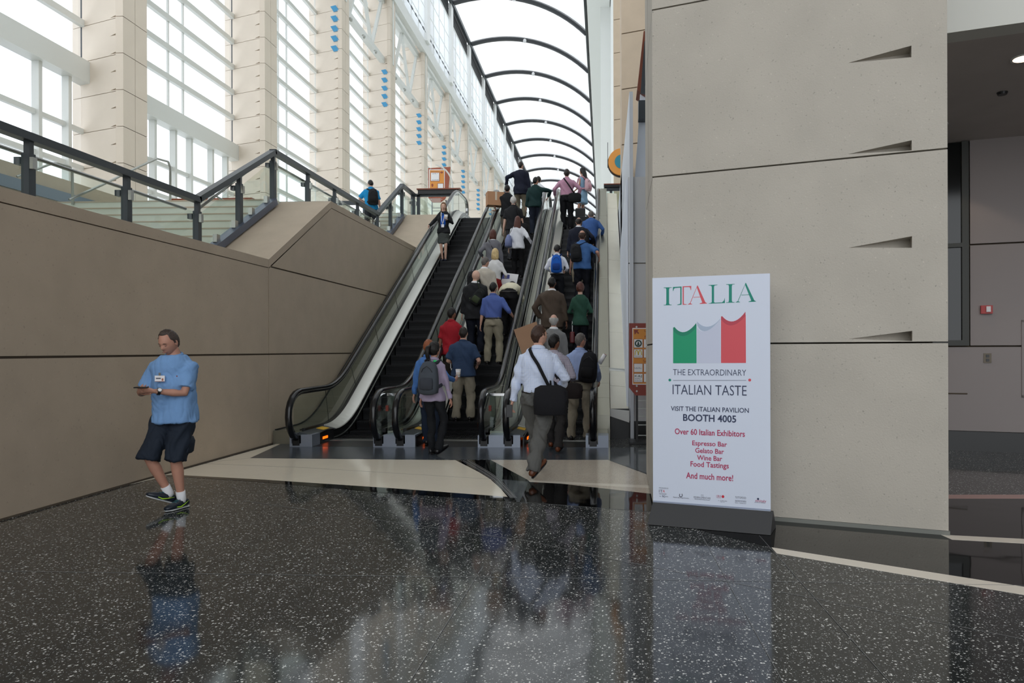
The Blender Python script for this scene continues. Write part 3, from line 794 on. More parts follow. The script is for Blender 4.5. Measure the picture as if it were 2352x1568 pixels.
# tiled cladding to the right of the right escalator, rising with it
ct = thing('sloped_cladding', 'cream tiled cladding rising beside the right escalator', 'cladding', (.2, YB+.3, 0))
M_tile = mat('cream tile', (216, 213, 198), .3, var=.04, vscale=2)
def spath(a, c): return [(a, TAN*(a-YS)), (c, TAN*(c-YS))]
Ys = [11.9, 12.55, 13.0, 14.3, 15.9, 17.6, 19.4, 21.1, 22.4]
for a, c in zip(Ys, Ys[1:]):
    MB().sweep([(.10, .75), (.41, .72), (.41, .2), (.10, .2)], spath(a+.006, c-.006)).build('tile', M_tile, ct)
MB().sweep([(.09, .77), (.42, .74), (.42, .70), (.09, .70)], spath(13.0, 13.05)).build('metal_trim', M_steel, ct)
Yc = [11.65, 12.1, 12.5, 13.0, 14.6, 16.5, 18.4, 20.3, 22.6]
for a, c in zip(Yc, Yc[1:]):
    MB().sweep([(-.12, .82), (.09, .82), (.09, .2), (-.12, .2)], spath(a+.004, c-.004)).build('curb_panel', M_deck, ct)
MB().box(-.12, .09, 11.64, 11.7, 0, .40).build('curb_end', M_deck, ct)
MB().box(-.12, .05, YB+.3, 11.64, 0, .19).build('step_block', M_deck, ct)
MB().prism([(.09, 11.84, .50), (.42, 11.84, .47), (.42, 11.84, .27), (.09, 11.84, .38)], (0, .1, 0)).build('plinth', MATS['white plaster'], ct)
MB().box(.1, .42, 11.88, 12.0, 0, .5).build('dark_base', M_black, ct)
# wall and riser closing the space under the upper floor
ub2 = struct('wall_back')
ws2 = struct('wall_side')
MB().box(XP, .4, 24.45, 24.6, 0, 5.4).build('wall_panel', M_conc, ub2)
MB().box(.44, .5, 11.9, 24, 0, 5.9).build('side_panel', mat('white side panel', (206, 212, 220), .5), ws2)

# =============== GREY BOOTH WALL AT RIGHT ===============
gb = struct('wall_booth')
M_gb = mat('grey painted board', (208, 210, 212), .5); M_gb2 = mat('pale blue side board', (232, 238, 248), .5)
def seg(z0, z1, m=M_gb): MB().prism([(.42, 12.0, z0), (2.2, 12.0, z0), (2.2, 12.0, z1), (.42, 12.0, z1)], (0, .1, 0)).build('board', m, gb)
seg(.28, 2.98); seg(3.0, 4.47)
MB().box(.42, 2.2, 12.03, 12.12, 0, .28).build('base_panel', MATS['dark base'], gb)
MB().prism([(.38, 12.02, .3), (.38, 12.02, 4.45), (.38, 16.5, 3.9), (.38, 16.5, .3)], (.035, 0, 0)).build('side_board', M_gb2, gb)
# white hanging sheet and dark brown sign edge above it
MB().prism([(.55, 12.6, 4.45), (.9, 12.6, 4.45), (.9, 12.6, 6.1), (.66, 12.6, 6.15), (.62, 12.6, 5.4)], (0, .05, 0)).top('hanging_sheet', M_gb2, 'pale sheet standing above the grey booth wall beside the pier', 'sheet')
sgn = thing('projecting_sign', 'brown edged sign panel seen edge on high beside the pier', 'sign', (.72, 12.5, 6.0))
MB().prism([(.60, 12.5, 6.15), (.75, 12.5, 6.05), (.75, 12.5, 7.2), (.72, 12.5, 7.2)], (0, .5, 0)).build('edge', M_wood, sgn)
MB().prism([(.66, 12.45, 6.08), (.8, 12.45, 6.05), (.8, 12.45, 7.0), (.73, 12.45, 7.0)], (0, .05, 0)).build('face', M_dark, sgn)
MB().box(.62, .9, 12.4, 12.6, 5.6, 5.93).top('wall_monitor', M_dark, 'small dark box on the wall above the pale sheet beside the pier', 'monitor')
# upper balcony at right: glass rail with brown shelf
rb = thing('balcony_railing', 'short charcoal railing with brown shelf beside the tan column at right', 'railing', (.3, 22.9, Z3))
MB().box(0.0, .62, 22.75, 23.05, 6.90, 6.93).build('shelf', M_wood, rb)
MB().box(0.0, .62, 22.78, 23.03, 6.83, 6.90).build('shelf_edge', M_black, rb)
MB().box(.03, .62, 22.88, 22.94, 6.72, 6.83).build('top_rail', M_dark, rb)
MB().box(.19, .28, 22.88, 22.94, 5.93, 6.74).build('post', M_dark, rb)
MB().box(.03, .62, 22.90, 22.915, 5.98, 6.70).build('glass_panel', M_glass, rb)
for z in (6.0, 6.5): MB().box(.01, .07, 22.86, 22.95, z, z+.14).build('clamp', M_black, rb)
MB().box(.12, 1.2, 22.8, 24, 5.4, 5.9).build('slab_edge', M_gb2, ws2)
MB().box(.05, .62, 22.76, 22.8, 5.86, 5.93).build('slab_trim', M_black, ws2)
# orange disc sign
dsx = on_y(1428, 371, 26); 
ds = thing('round_sign', 'round orange sign with teal centre beside the tan column', 'sign', (dsx.x, 26, dsx.z))
MB().tube([(dsx.x, 26.0, dsx.z), (dsx.x, 26.12, dsx.z)], [.50, .50], 40).build('disc', M_orange, ds)
MB().tube([(dsx.x, 25.98, dsx.z), (dsx.x, 26.0, dsx.z)], [.26, .26], 32).build('centre', mat('teal', (40, 130, 150), .5), ds)
MB().tube([(dsx.x, 26.12, dsx.z-.03), (dsx.x, 26.2, dsx.z-.03)], [.53, .53], 40).build('rim', M_black, ds)
MB().bar((dsx.x-.52, 26.1, dsx.z-.2), (dsx.x-.52, 26.1, dsx.z+.75), .02).build('hanger', M_dark, ds)

# =============== ZIGZAG GLASS RAILING ===============
RX = -6.42
zr = thing('glass_railing', 'charcoal zigzag railing with glass panels on the beige parapet', 'railing', (RX, 8, 3.0))
RP = [(-12, 3.93), (10.73, 3.93), (13.26, 5.41), (19.5, 5.41), (21.9, 6.80), (23.3, 6.80)]
b = MB()
for a, c in zip(RP, RP[1:]):
    b = MB(); b.bar((RX, a[0]-.02, a[1]-.035), (RX, c[0]+.02, c[1]-.035), .13, .09); b.build('top_rail', M_dark, zr)
    d = Vector((0, c[0]-a[0], c[1]-a[1])); L_ = d.length; d.normalize()
    if L_ > 1.5:
        MB().tube([(RX-.12, a[0]+.12, a[1]-.2), (RX-.12, c[0]-.12, c[1]-.2)], [.024, .024], 8).build('grab_rail', M_steel, zr, smooth=True)
def rz(Y):
    for a, c in zip(RP, RP[1:]):
        if a[0] <= Y <= c[0]: return a[1]+(c[1]-a[1])*(Y-a[0])/(c[0]-a[0])
    return RP[-1][1]
PY = [-7.0, -3.9, -.8, 2.2, 5.0, 7.62, 9.1, 10.73, 12.0, 13.26, 14.8, 16.4, 18.0, 19.5, 20.7, 21.9, 22.6, 23.3]
PY = [-5.5, -2.5, .5, 3.0, 5.2, 7.50, 9.10, 10.73, 12.0, 13.26, 14.85, 16.35, 17.9, 19.5, 20.7, 21.9, 23.3]
def base(Y): return rz(Y)-.98
for Y in PY:
    z = rz(Y)
    MB().box(RX-.035, RX+.035, Y-.03, Y+.03, z-1.3, z-.07).build('post', M_dark, zr)
    MB().box(RX-.045, RX+.045, Y-.05, Y+.045, z-1.3, z-.22).build('post_plate', M_dark, zr)
    MB().box(RX+.06, RX+.10, Y-.06, Y+.0, z-.40, z-.27).build('clamp', M_steel, zr)
    MB().box(RX-.14, RX-.06, Y-.04, Y+.04, z-.34, z-.26).build('bracket', M_dark, zr)
for a, c in zip(PY, PY[1:]):
    a2, c2 = a+.07, c-.07
    b = MB(); b.add([(RX, a2, rz(a)-1.25), (RX, c2, rz(c)-1.25), (RX, c2, rz(c)-.24), (RX, a2, rz(a)-.24)], [(0, 1, 2, 3)])
    b.build('glass_panel', M_glass, zr)
for (ya, yb) in ((10.9, 13.2), (19.7, 21.8)):
    b = MB(); za, zb = rz(ya)-.98, rz(yb)-.98
    b.bar((RX+.03, ya, za), (RX+.03, yb, zb), .16, .12); b.build('base_channel', mat('blue grey channel', (96, 104, 122), .35, metal=.5), zr)
    for q in (.15, .4, .65, .9):
        yy_ = ya+(yb-ya)*q; MB().box(RX-.02, RX+.05, yy_-.05, yy_+.05, rz(yy_)-.93, rz(yy_)-.80).build('glass_clip', M_steel, zr)
# front balcony rail with brown shelf (upper floor edge left of escalators)
fb = thing('balcony_railing', 'charcoal railing with brown leaning shelf above the left escalator', 'railing', (-5.7, 23.3, Z3))
def fx(px, Y=23.3): return (px-1388)*Y/1600
MB().box(RX, -5.05, 23.26, 23.34, 6.70, 6.80).build('top_rail', M_dark, fb)
MB().box(fx(957), fx(1058), 23.1, 23.5, 6.90, 6.94).build('shelf', M_wood, fb)
MB().box(fx(959), fx(1050), 23.15, 23.45, 6.76, 6.90).build('shelf_bracket', M_black, fb)
for px in (944, 958): MB().box(fx(px)-.05, fx(px)+.05, 23.26, 23.34, 5.9, 6.75).build('post', M_dark, fb)
MB().box(RX, fx(1010), 23.29, 23.305, 5.95, 6.65).build('glass_panel', M_glass, fb)
# second balcony ledge further left
lb = thing('balcony_railing', 'distant charcoal railing with brown shelf behind the left glass panels', 'railing', (-14, 24.5, Z3))
MB().box(-15.6, -12.6, 24.4, 24.8, 6.92, 7.0).build('shelf', M_wood, lb)
MB().box(-15.2, -8, 24.5, 24.6, 6.72, 6.86).build('top_rail', M_dark, lb)
for x in (-15, -13.4, -11.8, -10.2, -8.6): MB().box(x, x+.08, 24.5, 24.58, 5.9, 6.75).build('post', M_dark, lb)
# silver stair handrails
def srail(label, pts, loc):
    t = thing('stair_handrail', label, 'handrail', loc)
    MB().tube(pts, [.024]*len(pts), 8).build('rail', M_steel, t, smooth=True)
    return t
def rp(px, py, X): p = on_x(px, py, X); return p[:]
X1 = -10.4
srail('curved silver handrail behind the glass nearest the left edge', [rp(40, 405, X1), rp(112, 378, X1), rp(130, 374, X1), rp(160, 382, X1), rp(166, 394, X1), rp(167, 470, X1)], rp(112, 380, X1))
X1 = -9.4
srail('long silver handrail behind the glass below the second column', [rp(160, 458, X1), rp(240, 422, X1), rp(300, 392, X1), rp(360, 364, X1), rp(386, 371, X1), rp(391, 385, X1), rp(391, 470, X1)], rp(300, 392, X1))
X1 = -9.0
srail('low bent silver handrail seen through the glass above the stairs', [rp(470, 470, X1), rp(489, 446, X1), rp(530, 470, X1)], rp(489, 446, X1))
# =============== LETTERING ===============
def text_mesh(name, body, m, parent, O, U, V_, N_, u0, u1, v0, v1, ext=.0012, keep=False, spacing=1.0, bold=0.0):
    """text fitted to the rectangle u0..u1 x v0..v1 on the plane O + u*U + v*V_"""
    cu = bpy.data.curves.new('lettering_curve', 'FONT'); cu.body = body; cu.size = 1; cu.extrude = 0; cu.space_character = spacing
    cu.offset = bold; cu.resolution_u = 3
    to = bpy.data.objects.new('lettering_tmp', cu); COL.objects.link(to)
    dg = bpy.context.evaluated_depsgraph_get(); me = bpy.data.meshes.new_from_object(to.evaluated_get(dg))
    bpy.data.objects.remove(to); bpy.data.curves.remove(cu)
    n = len(me.vertices); co = np.empty(n*3); me.vertices.foreach_get('co', co); co = co.reshape(-1, 3)
    mn, mx = co.min(0), co.max(0); sx = (u1-u0)/(mx[0]-mn[0]); sy = (v1-v0)/(mx[1]-mn[1])
    if keep: sx = sy = min(sx, sy)
    cx_ = (u0+u1)/2-(mn[0]+mx[0])/2*sx; cy_ = v0-mn[1]*sy
    M = W[parent.name].inverted()
    out = [M @ (O+U*(c[0]*sx+cx_)+V_*(c[1]*sy+cy_)+N_*ext) for c in co]
    for v, p_ in zip(me.vertices, out): v.co = p_
    me.materials.clear(); me.materials.append(m); me.name = name
    return add(name, me, parent)
def flat(name, poly, m, parent, O, U, V_, N_, e0=0.0, e1=.0012, smooth=False):
    P = [O+U*u+V_*v+N_*e0 for u, v in poly]
    return MB().prism([p[:] for p in P], (N_*(e1-e0))[:]).build(name, m, parent)
# =============== BANNER ===============
fa_, fb_ = on_z(1487, 1205), on_z(1770, 1230)
ud = (fb_-fa_); ud.z = 0; WBN = ud.length; ud.normalize()
bnn = Vector((ud.y, -ud.x, 0))      # towards the camera
if bnn.y > 0: bnn = -bnn
bn = thing('banner_stand', 'tall white Italian pavilion banner board on a black stand in front of the pier', 'banner', (fa_.x+.5*ud.x, fa_.y+.5*ud.y, 0), 0)
pl0 = fa_-bnn*.13
c = [on_plane(px, py, pl0, bnn) for px, py in ((1500, 1153), (1770, 1172), (1764, 626), (1500, 640))]
BO = Vector((c[0].x, c[0].y, 0)); BU = (c[1]-c[0]); BU.z = 0; BW_ = BU.length; BU.normalize(); BV = Vector((0, 0, 1)); BN = bnn
zb0 = (c[0].z+c[1].z)/2; zt0 = (c[2].z+c[3].z)/2
def bq(px, py):
    p = on_plane(px, py, BO, BN); return ((p-BO).dot(BU), p.z)
M_board = mat('white foam board', (214, 222, 238), .45)
flat('board', [(0, .12), (BW_, .12), (BW_, zt0), (0, zt0)], M_board, bn, BO, BU, BV, BN, -.02, 0)
flat('board_edge', [(0, zb0), (BW_, zb0), (BW_, zb0+.012), (0, zb0+.012)], mat('edge grey', (150, 160, 182), .5), bn, BO, BU, BV, BN, 0, .003)
# folded black base (slanting front, triangular section)
M_base = mat('matt black base', (52, 53, 55), .5)
b = MB(); f0 = Vector((fa_.x, fa_.y, .004)); f1 = Vector((fb_.x, fb_.y, .004))
t0 = BO+BN*.012-BU*.0+Vector((0, 0, zb0-.002)); t1 = BO+BU*(BW_+.02)+BN*.012+Vector((0, 0, zb0-.004))
k0 = BO-BN*.15+Vector((0, 0, .004)); k1 = BO+BU*(BW_+.03)-BN*.15+Vector((0, 0, .004))
b.add([f0, f1, t1, t0, k0, k1, t0-BN*.04, t1-BN*.04], [(0, 1, 2, 3), (3, 2, 7, 6), (6, 7, 5, 4), (0, 3, 6, 4), (1, 5, 7, 2), (0, 4, 5, 1)])
b.build('base', M_base, bn)
M_ig = mat('print teal green', (0, 136, 118), .5); M_ir = mat('print coral red', (214, 82, 92), .5); M_in = mat('print navy', (52, 62, 92), .5)
M_fg = mat('print flag green', (10, 152, 108), .5); M_fg2 = mat('print flag dark green', (6, 130, 100), .5); M_fr2 = mat('print flag dark red', (188, 66, 82), .5)
M_ft = mat('print grey blue', (170, 186, 208), .5); M_fw = mat('print pale lilac', (200, 206, 226), .5); M_im = mat('print magenta', (176, 48, 92), .5)
E = .0012
def bpoly(name, pts, m, e=E): return flat(name, [bq(*p) for p in pts], m, bn, BO, BU, BV, BN, 0, e)
def crop2px(x, y): return (1470+x/5.2265, 600+y/5.2265)      # points read from an enlarged view
def cp(name, pts, m, e=E): return bpoly(name, [crop2px(*p) for p in pts], m, e)
# serif letters of the title
def serifI(x0, x1, yt, yb, sl, m):
    w_ = x1-x0; cx_ = (x0+x1)/2; s = .3*w_/2+2
    y = lambda x, yy: yy-(x-cx_)*sl
    cp('letter', [(x0, y(x0, yt)), (x1, y(x1, yt)), (x1, y(x1, yt)+5), (cx_+s+6, y(x1, yt)+8), (cx_+s, yt+26), (cx_+s, yb-26), (cx_+s+6, y(x1, yb)-8), (x1, y(x1, yb)-5), (x1, y(x1, yb)), (x0, y(x0, yb)), (x0, y(x0, yb)-5), (cx_-s-6, y(x0, yb)-8), (cx_-s, yb-26), (cx_-s, yt+26), (cx_-s-6, y(x0, yt)+8), (x0, y(x0, yt)+5)], m)
serifI(284, 381, 312, 527, .03, M_ig)
cp('letter', [(396, 308), (499, 302), (499, 520), (447, 524), (447, 519), (484, 508), (484, 316), (420, 320), (408, 330), (400, 356), (395, 356)], M_ig)
cp('letter', [(512, 300), (616, 295), (614, 346), (610, 346), (602, 316), (590, 308), (526, 310), (526, 510), (563, 515), (563, 519), (512, 521)], M_ir)
def letterA(bl, br, ap, bar, thick, m, sl):
    # thin left stroke, thick right stroke, crossbar, serifs
    (ax, ay), (lx, ly), (rx, ry) = ap, bl, br
    cp('letter', [(ax-3, ay+2), (ax+3, ay-3), (lx+24, ly-4), (lx+16, ly-2)], m)
    cp('letter', [(ax-4, ay), (ax+4, ay), (rx-12, ry-8), (rx-50, ry-6), (ax-6, ay+28)], m)
    cp('letter', [(lx-8, ly+2), (lx+50, ly-2), (lx+50, ly-6), (lx+20, ly-14), (lx, ly-4)], m)
    cp('letter', [(rx-84, ry+4), (rx+6, ry-1), (rx+4, ry-6), (rx-20, ry-18), (rx-56, ry-12), (rx-84, ry-2)], m)
    cp('letter', [(bar[0], bar[2]), (bar[1], bar[2]-4), (bar[1], bar[2]-10), (bar[0]+3, bar[2]-5)], m)
letterA((578, 517), (800, 507), (690, 291), (640, 724, 434), 30, M_ir, .03)
cp('letter', [(823, 284), (930, 279), (930, 284), (895, 290), (889, 306), (889, 488), (900, 496), (985, 492), (1008, 470), (1018, 436), (1019, 500), (824, 508), (824, 504), (848, 500), (862, 490), (862, 306), (852, 292), (823, 289)], M_ig)
serifI(1033, 1137, 273, 496, .03, M_ig)
letterA((1152, 492), (1388, 484), (1269, 259), (1216, 1312, 407), 34, M_ig, .03)
# flag
def arc(p0, pm, p1, n=10):
    (x0, y0), (xm, ym), (x1, y1) = p0, pm, p1; out = []
    for k in range(n+1):
        t = k/n; a = 2*(t-.5)*(t-1); b_ = 4*t*(1-t); c_ = 2*t*(t-.5)
        out.append((x0*a+xm*b_+x1*c_, y0*a+ym*b_+y1*c_))
    return out
cp('flag_panel', [(398, 795)]+arc((415, 788), (535, 848), (676, 740))+[(679, 1222), (398, 1222)], M_fg2, .0012)
cp('flag_panel', [(399, 830)]+arc((410, 845), (535, 895), (670, 800))+[(678, 760), (679, 1222), (399, 1222)], M_fg, .0018)
cp('flag_panel', arc((684, 790), (790, 834), (964, 690))+[(970, 1221), (684, 1221)], M_fw, .0010)
cp('flag_fold', arc((684, 722), (820, 784), (966, 686))+list(reversed(arc((690, 775), (800, 834), (964, 694)))), M_ft, .0014)
cp('flag_panel', [(973, 665)]+arc((985, 656), (1120, 720), (1266, 604))+[(1272, 1219), (973, 1219)], M_fr2, .0012)
cp('flag_panel', [(974, 700)]+arc((985, 712), (1110, 768), (1262, 660))+[(1269, 640), (1272, 1219), (974, 1219)], M_ir, .0018)
def btxt(body, x0, x1, y0, y1, m, bold=0.0):
    xm = (x0+x1)/2
    (ua, _), (ub_, _) = bq(x0, (y0+y1)/2), bq(x1, (y0+y1)/2); (_, vt), (_, vb) = bq(xm, y0), bq(xm, y1)
    text_mesh('lettering', body, m, bn, BO, BU, BV, BN, ua, ub_, vb, vt, .0016, bold=bold)
btxt('THE EXTRAORDINARY', 1546, 1714, 848, 862, M_in, -.006)
btxt('ITALIAN TASTE', 1545, 1715, 884, 907, M_in, -.004)
flat('rule', [bq(1546, 872.8), bq(1714, 872.8), bq(1714, 873.6), bq(1546, 873.6)], M_in, bn, BO, BU, BV, BN)
for px, m in ((1538.5, M_ig), (1722, M_ir)):
    u, v = bq(px, 872.5); flat('dot', [(u+.012*math.cos(a*math.pi/8), v+.012*math.sin(a*math.pi/8)) for a in range(16)], m, bn, BO, BU, BV, BN)
btxt('VISIT THE ITALIAN PAVILION', 1541, 1720, 934.5, 945.5, M_in, .012)
btxt('BOOTH 4005', 1569, 1691, 952, 968.5, M_in, .022)
for s_, x0, x1, y0, y1 in (('Over 60 Italian Exhibitors', 1550, 1711, 986, 1000), ('Espresso Bar', 1590, 1670, 1013, 1027.5), ('Gelato Bar', 1597, 1663, 1029.5, 1041), ('Wine Bar', 1601, 1659, 1046, 1057.5), ('Food Tastings', 1586, 1674, 1061, 1077), ('And much more!', 1576, 1684, 1087, 1101.5)):
    btxt(s_, x0, x1, y0, y1, M_im, .016)
def c2(x, y): return (1480+x/7.84, 1100+y/7.84)
M_pg = mat('print grey', (96, 98, 112), .5)
def ltxt(body, x0, x1, y0, y1, m): 
    a = c2(x0, y0); b_ = c2(x1, y1); btxt(body, a[0], b_[0], a[1], b_[1], m)
ltxt('ORGANIZED BY', 262, 436, 152, 172, M_pg); ltxt('IT', 264, 330, 190, 240, M_pg); ltxt('A', 330, 372, 190, 240, M_ir); ltxt('ITALIAN TRADE AGENCY', 264, 402, 254, 278, M_pg); ltxt('90', 320, 376, 292, 332, M_in)
ltxt('1926', 272, 304, 300, 318, M_pg); ltxt('2016', 386, 428, 304, 322, M_pg)
ltxt('Ministero dello Sviluppo Economico', 520, 806, 322, 352, M_pg)
for (x, y, r, m) in ((657, 290, 26, M_pg),):
    for k in range(10):
        if k not in (2, 3):
            a = 2*math.pi*k/10; p0 = c2(x+r*math.cos(a), y-r*1.1*math.sin(a)); u, v = bq(*p0)
            flat('emblem', [(u+.005*math.cos(q), v+.006*math.sin(q)) for q in (0, 1.5, 3.1, 4.7)], m, bn, BO, BU, BV, BN)
for k in range(4):
    p0 = c2(1018, 276+k*10); p1 = c2(1068, 281+k*10); a, b_ = bq(*p0), bq(*p1); flat('emblem', [(a[0], b_[1]), (b_[0], b_[1]), (b_[0], a[1]), (a[0], a[1])], M_pg, bn, BO, BU, BV, BN)
ltxt('FEDERALIMENTARE', 890, 1192, 318, 350, M_pg); ltxt('Federazione Italiana dell Industria Alimentare', 905, 1180, 356, 376, M_pg)
ltxt('CIBUS', 1296, 1384, 288, 322, M_im); ltxt('International', 1300, 1380, 326, 340, M_im)
u, v = bq(*c2(1416, 314)); flat('emblem', [(u+.011*math.cos(a*math.pi/8), v+.012*math.sin(a*math.pi/8)) for a in range(16)], mat('print red', (200, 40, 60), .5), bn, BO, BU, BV, BN)
ltxt('9 - 12 MAY 2016', 1330, 1488, 380, 400, M_pg); ltxt('PARMA - ITALY', 1370, 1446, 404, 418, M_pg)
ltxt('TUTTOFOOD', 1636, 1832, 314, 352, M_pg); ltxt('MILANO WORLD FOOD EXHIBITION', 1636, 1832, 380, 414, M_pg); ltxt('MAY 8 - 11 MILANO 2017', 1636, 1834, 424, 442, M_pg)
ltxt('vinitaly', 1996, 2194, 366, 428, M_im); ltxt('INTERNATIONAL', 1988, 2170, 414, 430, M_pg)
u, v = bq(*c2(2048, 356)); flat('emblem', [(u+.009*math.cos(a*math.pi/6), v+.009*math.sin(a*math.pi/6)) for a in range(12)], M_in, bn, BO, BU, BV, BN)
# =============== DIRECTORY SIGNS ===============
def sign_at(Yp):
    def P(px, py, e=0): q = on_y(px, py, Yp); return Vector((q.x, Yp-e, q.z))
    return P
def spoly(par, P, name, pts, m, e0, e1):
    V = [P(x, y, e0) for x, y in pts]; return MB().prism([v[:] for v in V], (0, -(e1-e0), 0)).build(name, m, par)
def circ(x, y, r, n=20): return [(x+r*math.cos(2*math.pi*k/n), y+r*math.sin(2*math.pi*k/n)) for k in range(n)]
def stext(par, P, body, x0, x1, y0, y1, m, e):
    a = P(x0, y1, e); b_ = P(x1, y0, e); text_mesh('lettering', body, m, par, Vector((0, a.y, 0)), Vector((1, 0, 0)), Vector((0, 0, 1)), Vector((0, -1, 0)), a.x, b_.x, a.z, b_.z, .001)
def sq(x0, x1, y0, y1): return [(x0, y0), (x1, y0), (x1, y1), (x0, y1)]
P1_ = sign_at(11.25)
d1 = thing('directory_sign', 'brown directory sign on a black stand half hidden behind the pier', 'sign', (P1_(1465, 900).x, 11.25, 0))
spoly(d1, P1_, 'board', [(1445, 742), (1560, 742), (1560, 908), (1460, 908), (1445, 890)], M_red, -.05, 0)
spoly(d1, P1_, 'frame', sq(1452.5, 1556, 753, 883), M_paper, 0, .004)
spoly(d1, P1_, 'panel', sq(1454, 1555, 755, 881), M_orange, .004, .006)
spoly(d1, P1_, 'arrow', [(1456, 757), (1467, 757), (1464, 760.5), (1468, 764.5), (1466, 767), (1462, 763), (1457.5, 768.5)], M_red, .006, .009)
for (x, y) in ((1462, 750.5), (1462.5, 886), (1462.5, 898)): spoly(d1, P1_, 'bolt', circ(x, y, 2.2, 10), M_steel, 0, .02)
tiles = [(779, 798), (802, 821), (835, 854), (858, 877)]
for r_, (ya, yb) in enumerate(tiles):
    for cc in range(4):
        xa = 1456.2+cc*22.7
        spoly(d1, P1_, 'logo_frame', sq(xa-.8, xa+20.3, ya-.8, yb+.8), M_red, .006, .008)
        spoly(d1, P1_, 'logo_tile', sq(xa, xa+19.5, ya, yb), M_paper, .008, .010)
M_lg = mat('logo green', (40, 70, 62), .5); M_ly = mat('logo yellow', (214, 190, 40), .5); M_lb = mat('logo blue', (50, 50, 110), .5)
spoly(d1, P1_, 'logo', circ(1466, 788.5, 8.3), M_lg, .010, .012); spoly(d1, P1_, 'logo', circ(1466, 788.5, 5.0), M_paper, .012, .014)
spoly(d1, P1_, 'logo', [(1463, 793), (1464.5, 786), (1466, 784), (1467.5, 786), (1469, 793)], M_lg, .014, .016)
for x in (1462.2, 1469.8):
    b = MB(); pr = [P1_(x+3.6*math.cos(a), 815-11.0*math.sin(a), .012) for a in [math.pi*k/8 for k in range(9)]]
    for a, c in zip(pr, pr[1:]): b.bar(a, c, .012, .003, up=(0, 1, 0))
    b.build('logo', M_ly, d1)
stext(d1, P1_, "McDonald's", 1458, 1474, 816.5, 819, M_lg, .010)
stext(d1, P1_, 'FedEx', 1457, 1465, 843.5, 846.5, M_lb, .010); stext(d1, P1_, 'Office.', 1465, 1474, 843.5, 846.5, M_pg, .010)
stext(d1, P1_, 'K&J', 1458, 1474, 861, 867, M_lg, .010); stext(d1, P1_, 'EXPO', 1459, 1471, 868, 871, M_pg, .010); stext(d1, P1_, 'Hair Salon Center', 1458, 1474, 872.5, 875, M_lb, .010)
stext(d1, P1_, 'UP', 1480, 1490, 757, 762, M_red, .006); stext(d1, P1_, 'Food', 1481, 1505, 770.5, 776, M_red, .006); stext(d1, P1_, 'Services', 1477, 1510, 826, 832, M_red, .006)
for px in (1463, 1540): a = P1_(px, 900, -.03); MB().bar((a.x, a.y, .02), (a.x, a.y, a.z), .035).build('post', M_black, d1)
a = P1_(1463, 900, -.03); c_ = P1_(1540, 900, -.03)
for py in (920, 938, 956, 976, 1000): z = P1_(1463, py).z; MB().bar((a.x, a.y, z), (c_.x, a.y, z), .016).build('rung', M_steel, d1)
MB().box(a.x-.12, c_.x+.12, 11.05, 11.5, 0.003, .035).build('base', M_black, d1)
# upper directory
P2_ = sign_at(26.5)
d2 = thing('directory_sign', 'brown and orange directory sign on the upper floor behind the shelf', 'sign', (P2_(1008, 480).x, 26.5, Z3))
spoly(d2, P2_, 'board', [(983, 386), (1034, 383), (1029, 440), (1022, 456), (1011, 464.5), (992, 464.5), (984, 455)], mat('sign rust', (158, 80, 54), .5), -.08, 0)
spoly(d2, P2_, 'frame', sq(985.5, 1021.5, 389, 451.5), M_paper, 0, .006)
spoly(d2, P2_, 'panel', sq(987.5, 1020, 391, 450), M_orange, .006, .012)
spoly(d2, P2_, 'map_frame', sq(989, 1010, 396, 416.5), M_red, .012, .018); spoly(d2, P2_, 'map', sq(990, 1009, 397, 415.5), M_paper, .018, .024)
spoly(d2, P2_, 'map_frame', sq(1005, 1019, 421, 449.5), M_red, .012, .018); spoly(d2, P2_, 'map', sq(1006, 1018, 422, 448.5), M_paper, .018, .024)
spoly(d2, P2_, 'arrow', [(1011, 395), (1014, 395), (1014, 393), (1018, 396), (1014, 399), (1014, 397), (1011, 397)], M_red, .012, .02)
spoly(d2, P2_, 'arrow', [(992, 429), (992, 425.5), (990, 425.5), (993.3, 421.5), (996.5, 425.5), (994.6, 425.5), (994.6, 429)], M_red, .012, .02)
stext(d2, P2_, 'Information', 989, 1010, 392, 394.5, M_in, .012); stext(d2, P2_, 'LEVEL 3', 993, 1006, 398, 400, M_in, .026); stext(d2, P2_, 'YOU ARE HERE', 992, 1008, 412.5, 414.5, M_in, .026)
for (x, y) in ((990, 388), (1014, 388), (990, 452), (1015, 452), (990.5, 458), (1015, 458)): spoly(d2, P2_, 'bolt', circ(x, y, 1, 8), M_steel, 0, .03)
a = P2_(992, 465, -.04); c_ = P2_(1024, 465, -.04)
for q in (a, c_): MB().bar((q.x, q.y, Z3), (q.x, q.y, q.z+.1), .035).build('post', M_black, d2)
for py in (477, 484): z = P2_(1000, py).z; MB().bar((a.x, a.y, z), (c_.x, a.y, z), .02).build('rung', M_black, d2)
MB().box(a.x-.1, c_.x+.1, 26.3, 26.8, Z3, Z3+.03).build('base', M_black, d2)
P3_ = sign_at(26.0)
arcp = [P3_(x, y) for x, y in ((1000, 378), (1008, 380.5), (1016, 384.5), (1024, 391), (1030, 398), (1035, 407), (1038, 416), (1039.5, 426), (1040, 440), (1040, 470))]
pp = thing('curved_pole', 'white curved pole arching in front of the upper directory sign', 'pole', (arcp[-1].x, 26.0, Z3))
MB().tube([p[:] for p in arcp]+[(arcp[-1].x, 26.0, Z3)], [.012, .025, .03, .03, .03, .03, .03, .03, .03, .03, .03], 8).build('arm', M_white, pp, smooth=True)
MB().tube([(arcp[-1].x, 26.0, Z3), (arcp[-1].x, 26.0, Z3+.05)], [.09, .08], 12).build('foot', M_white, pp)
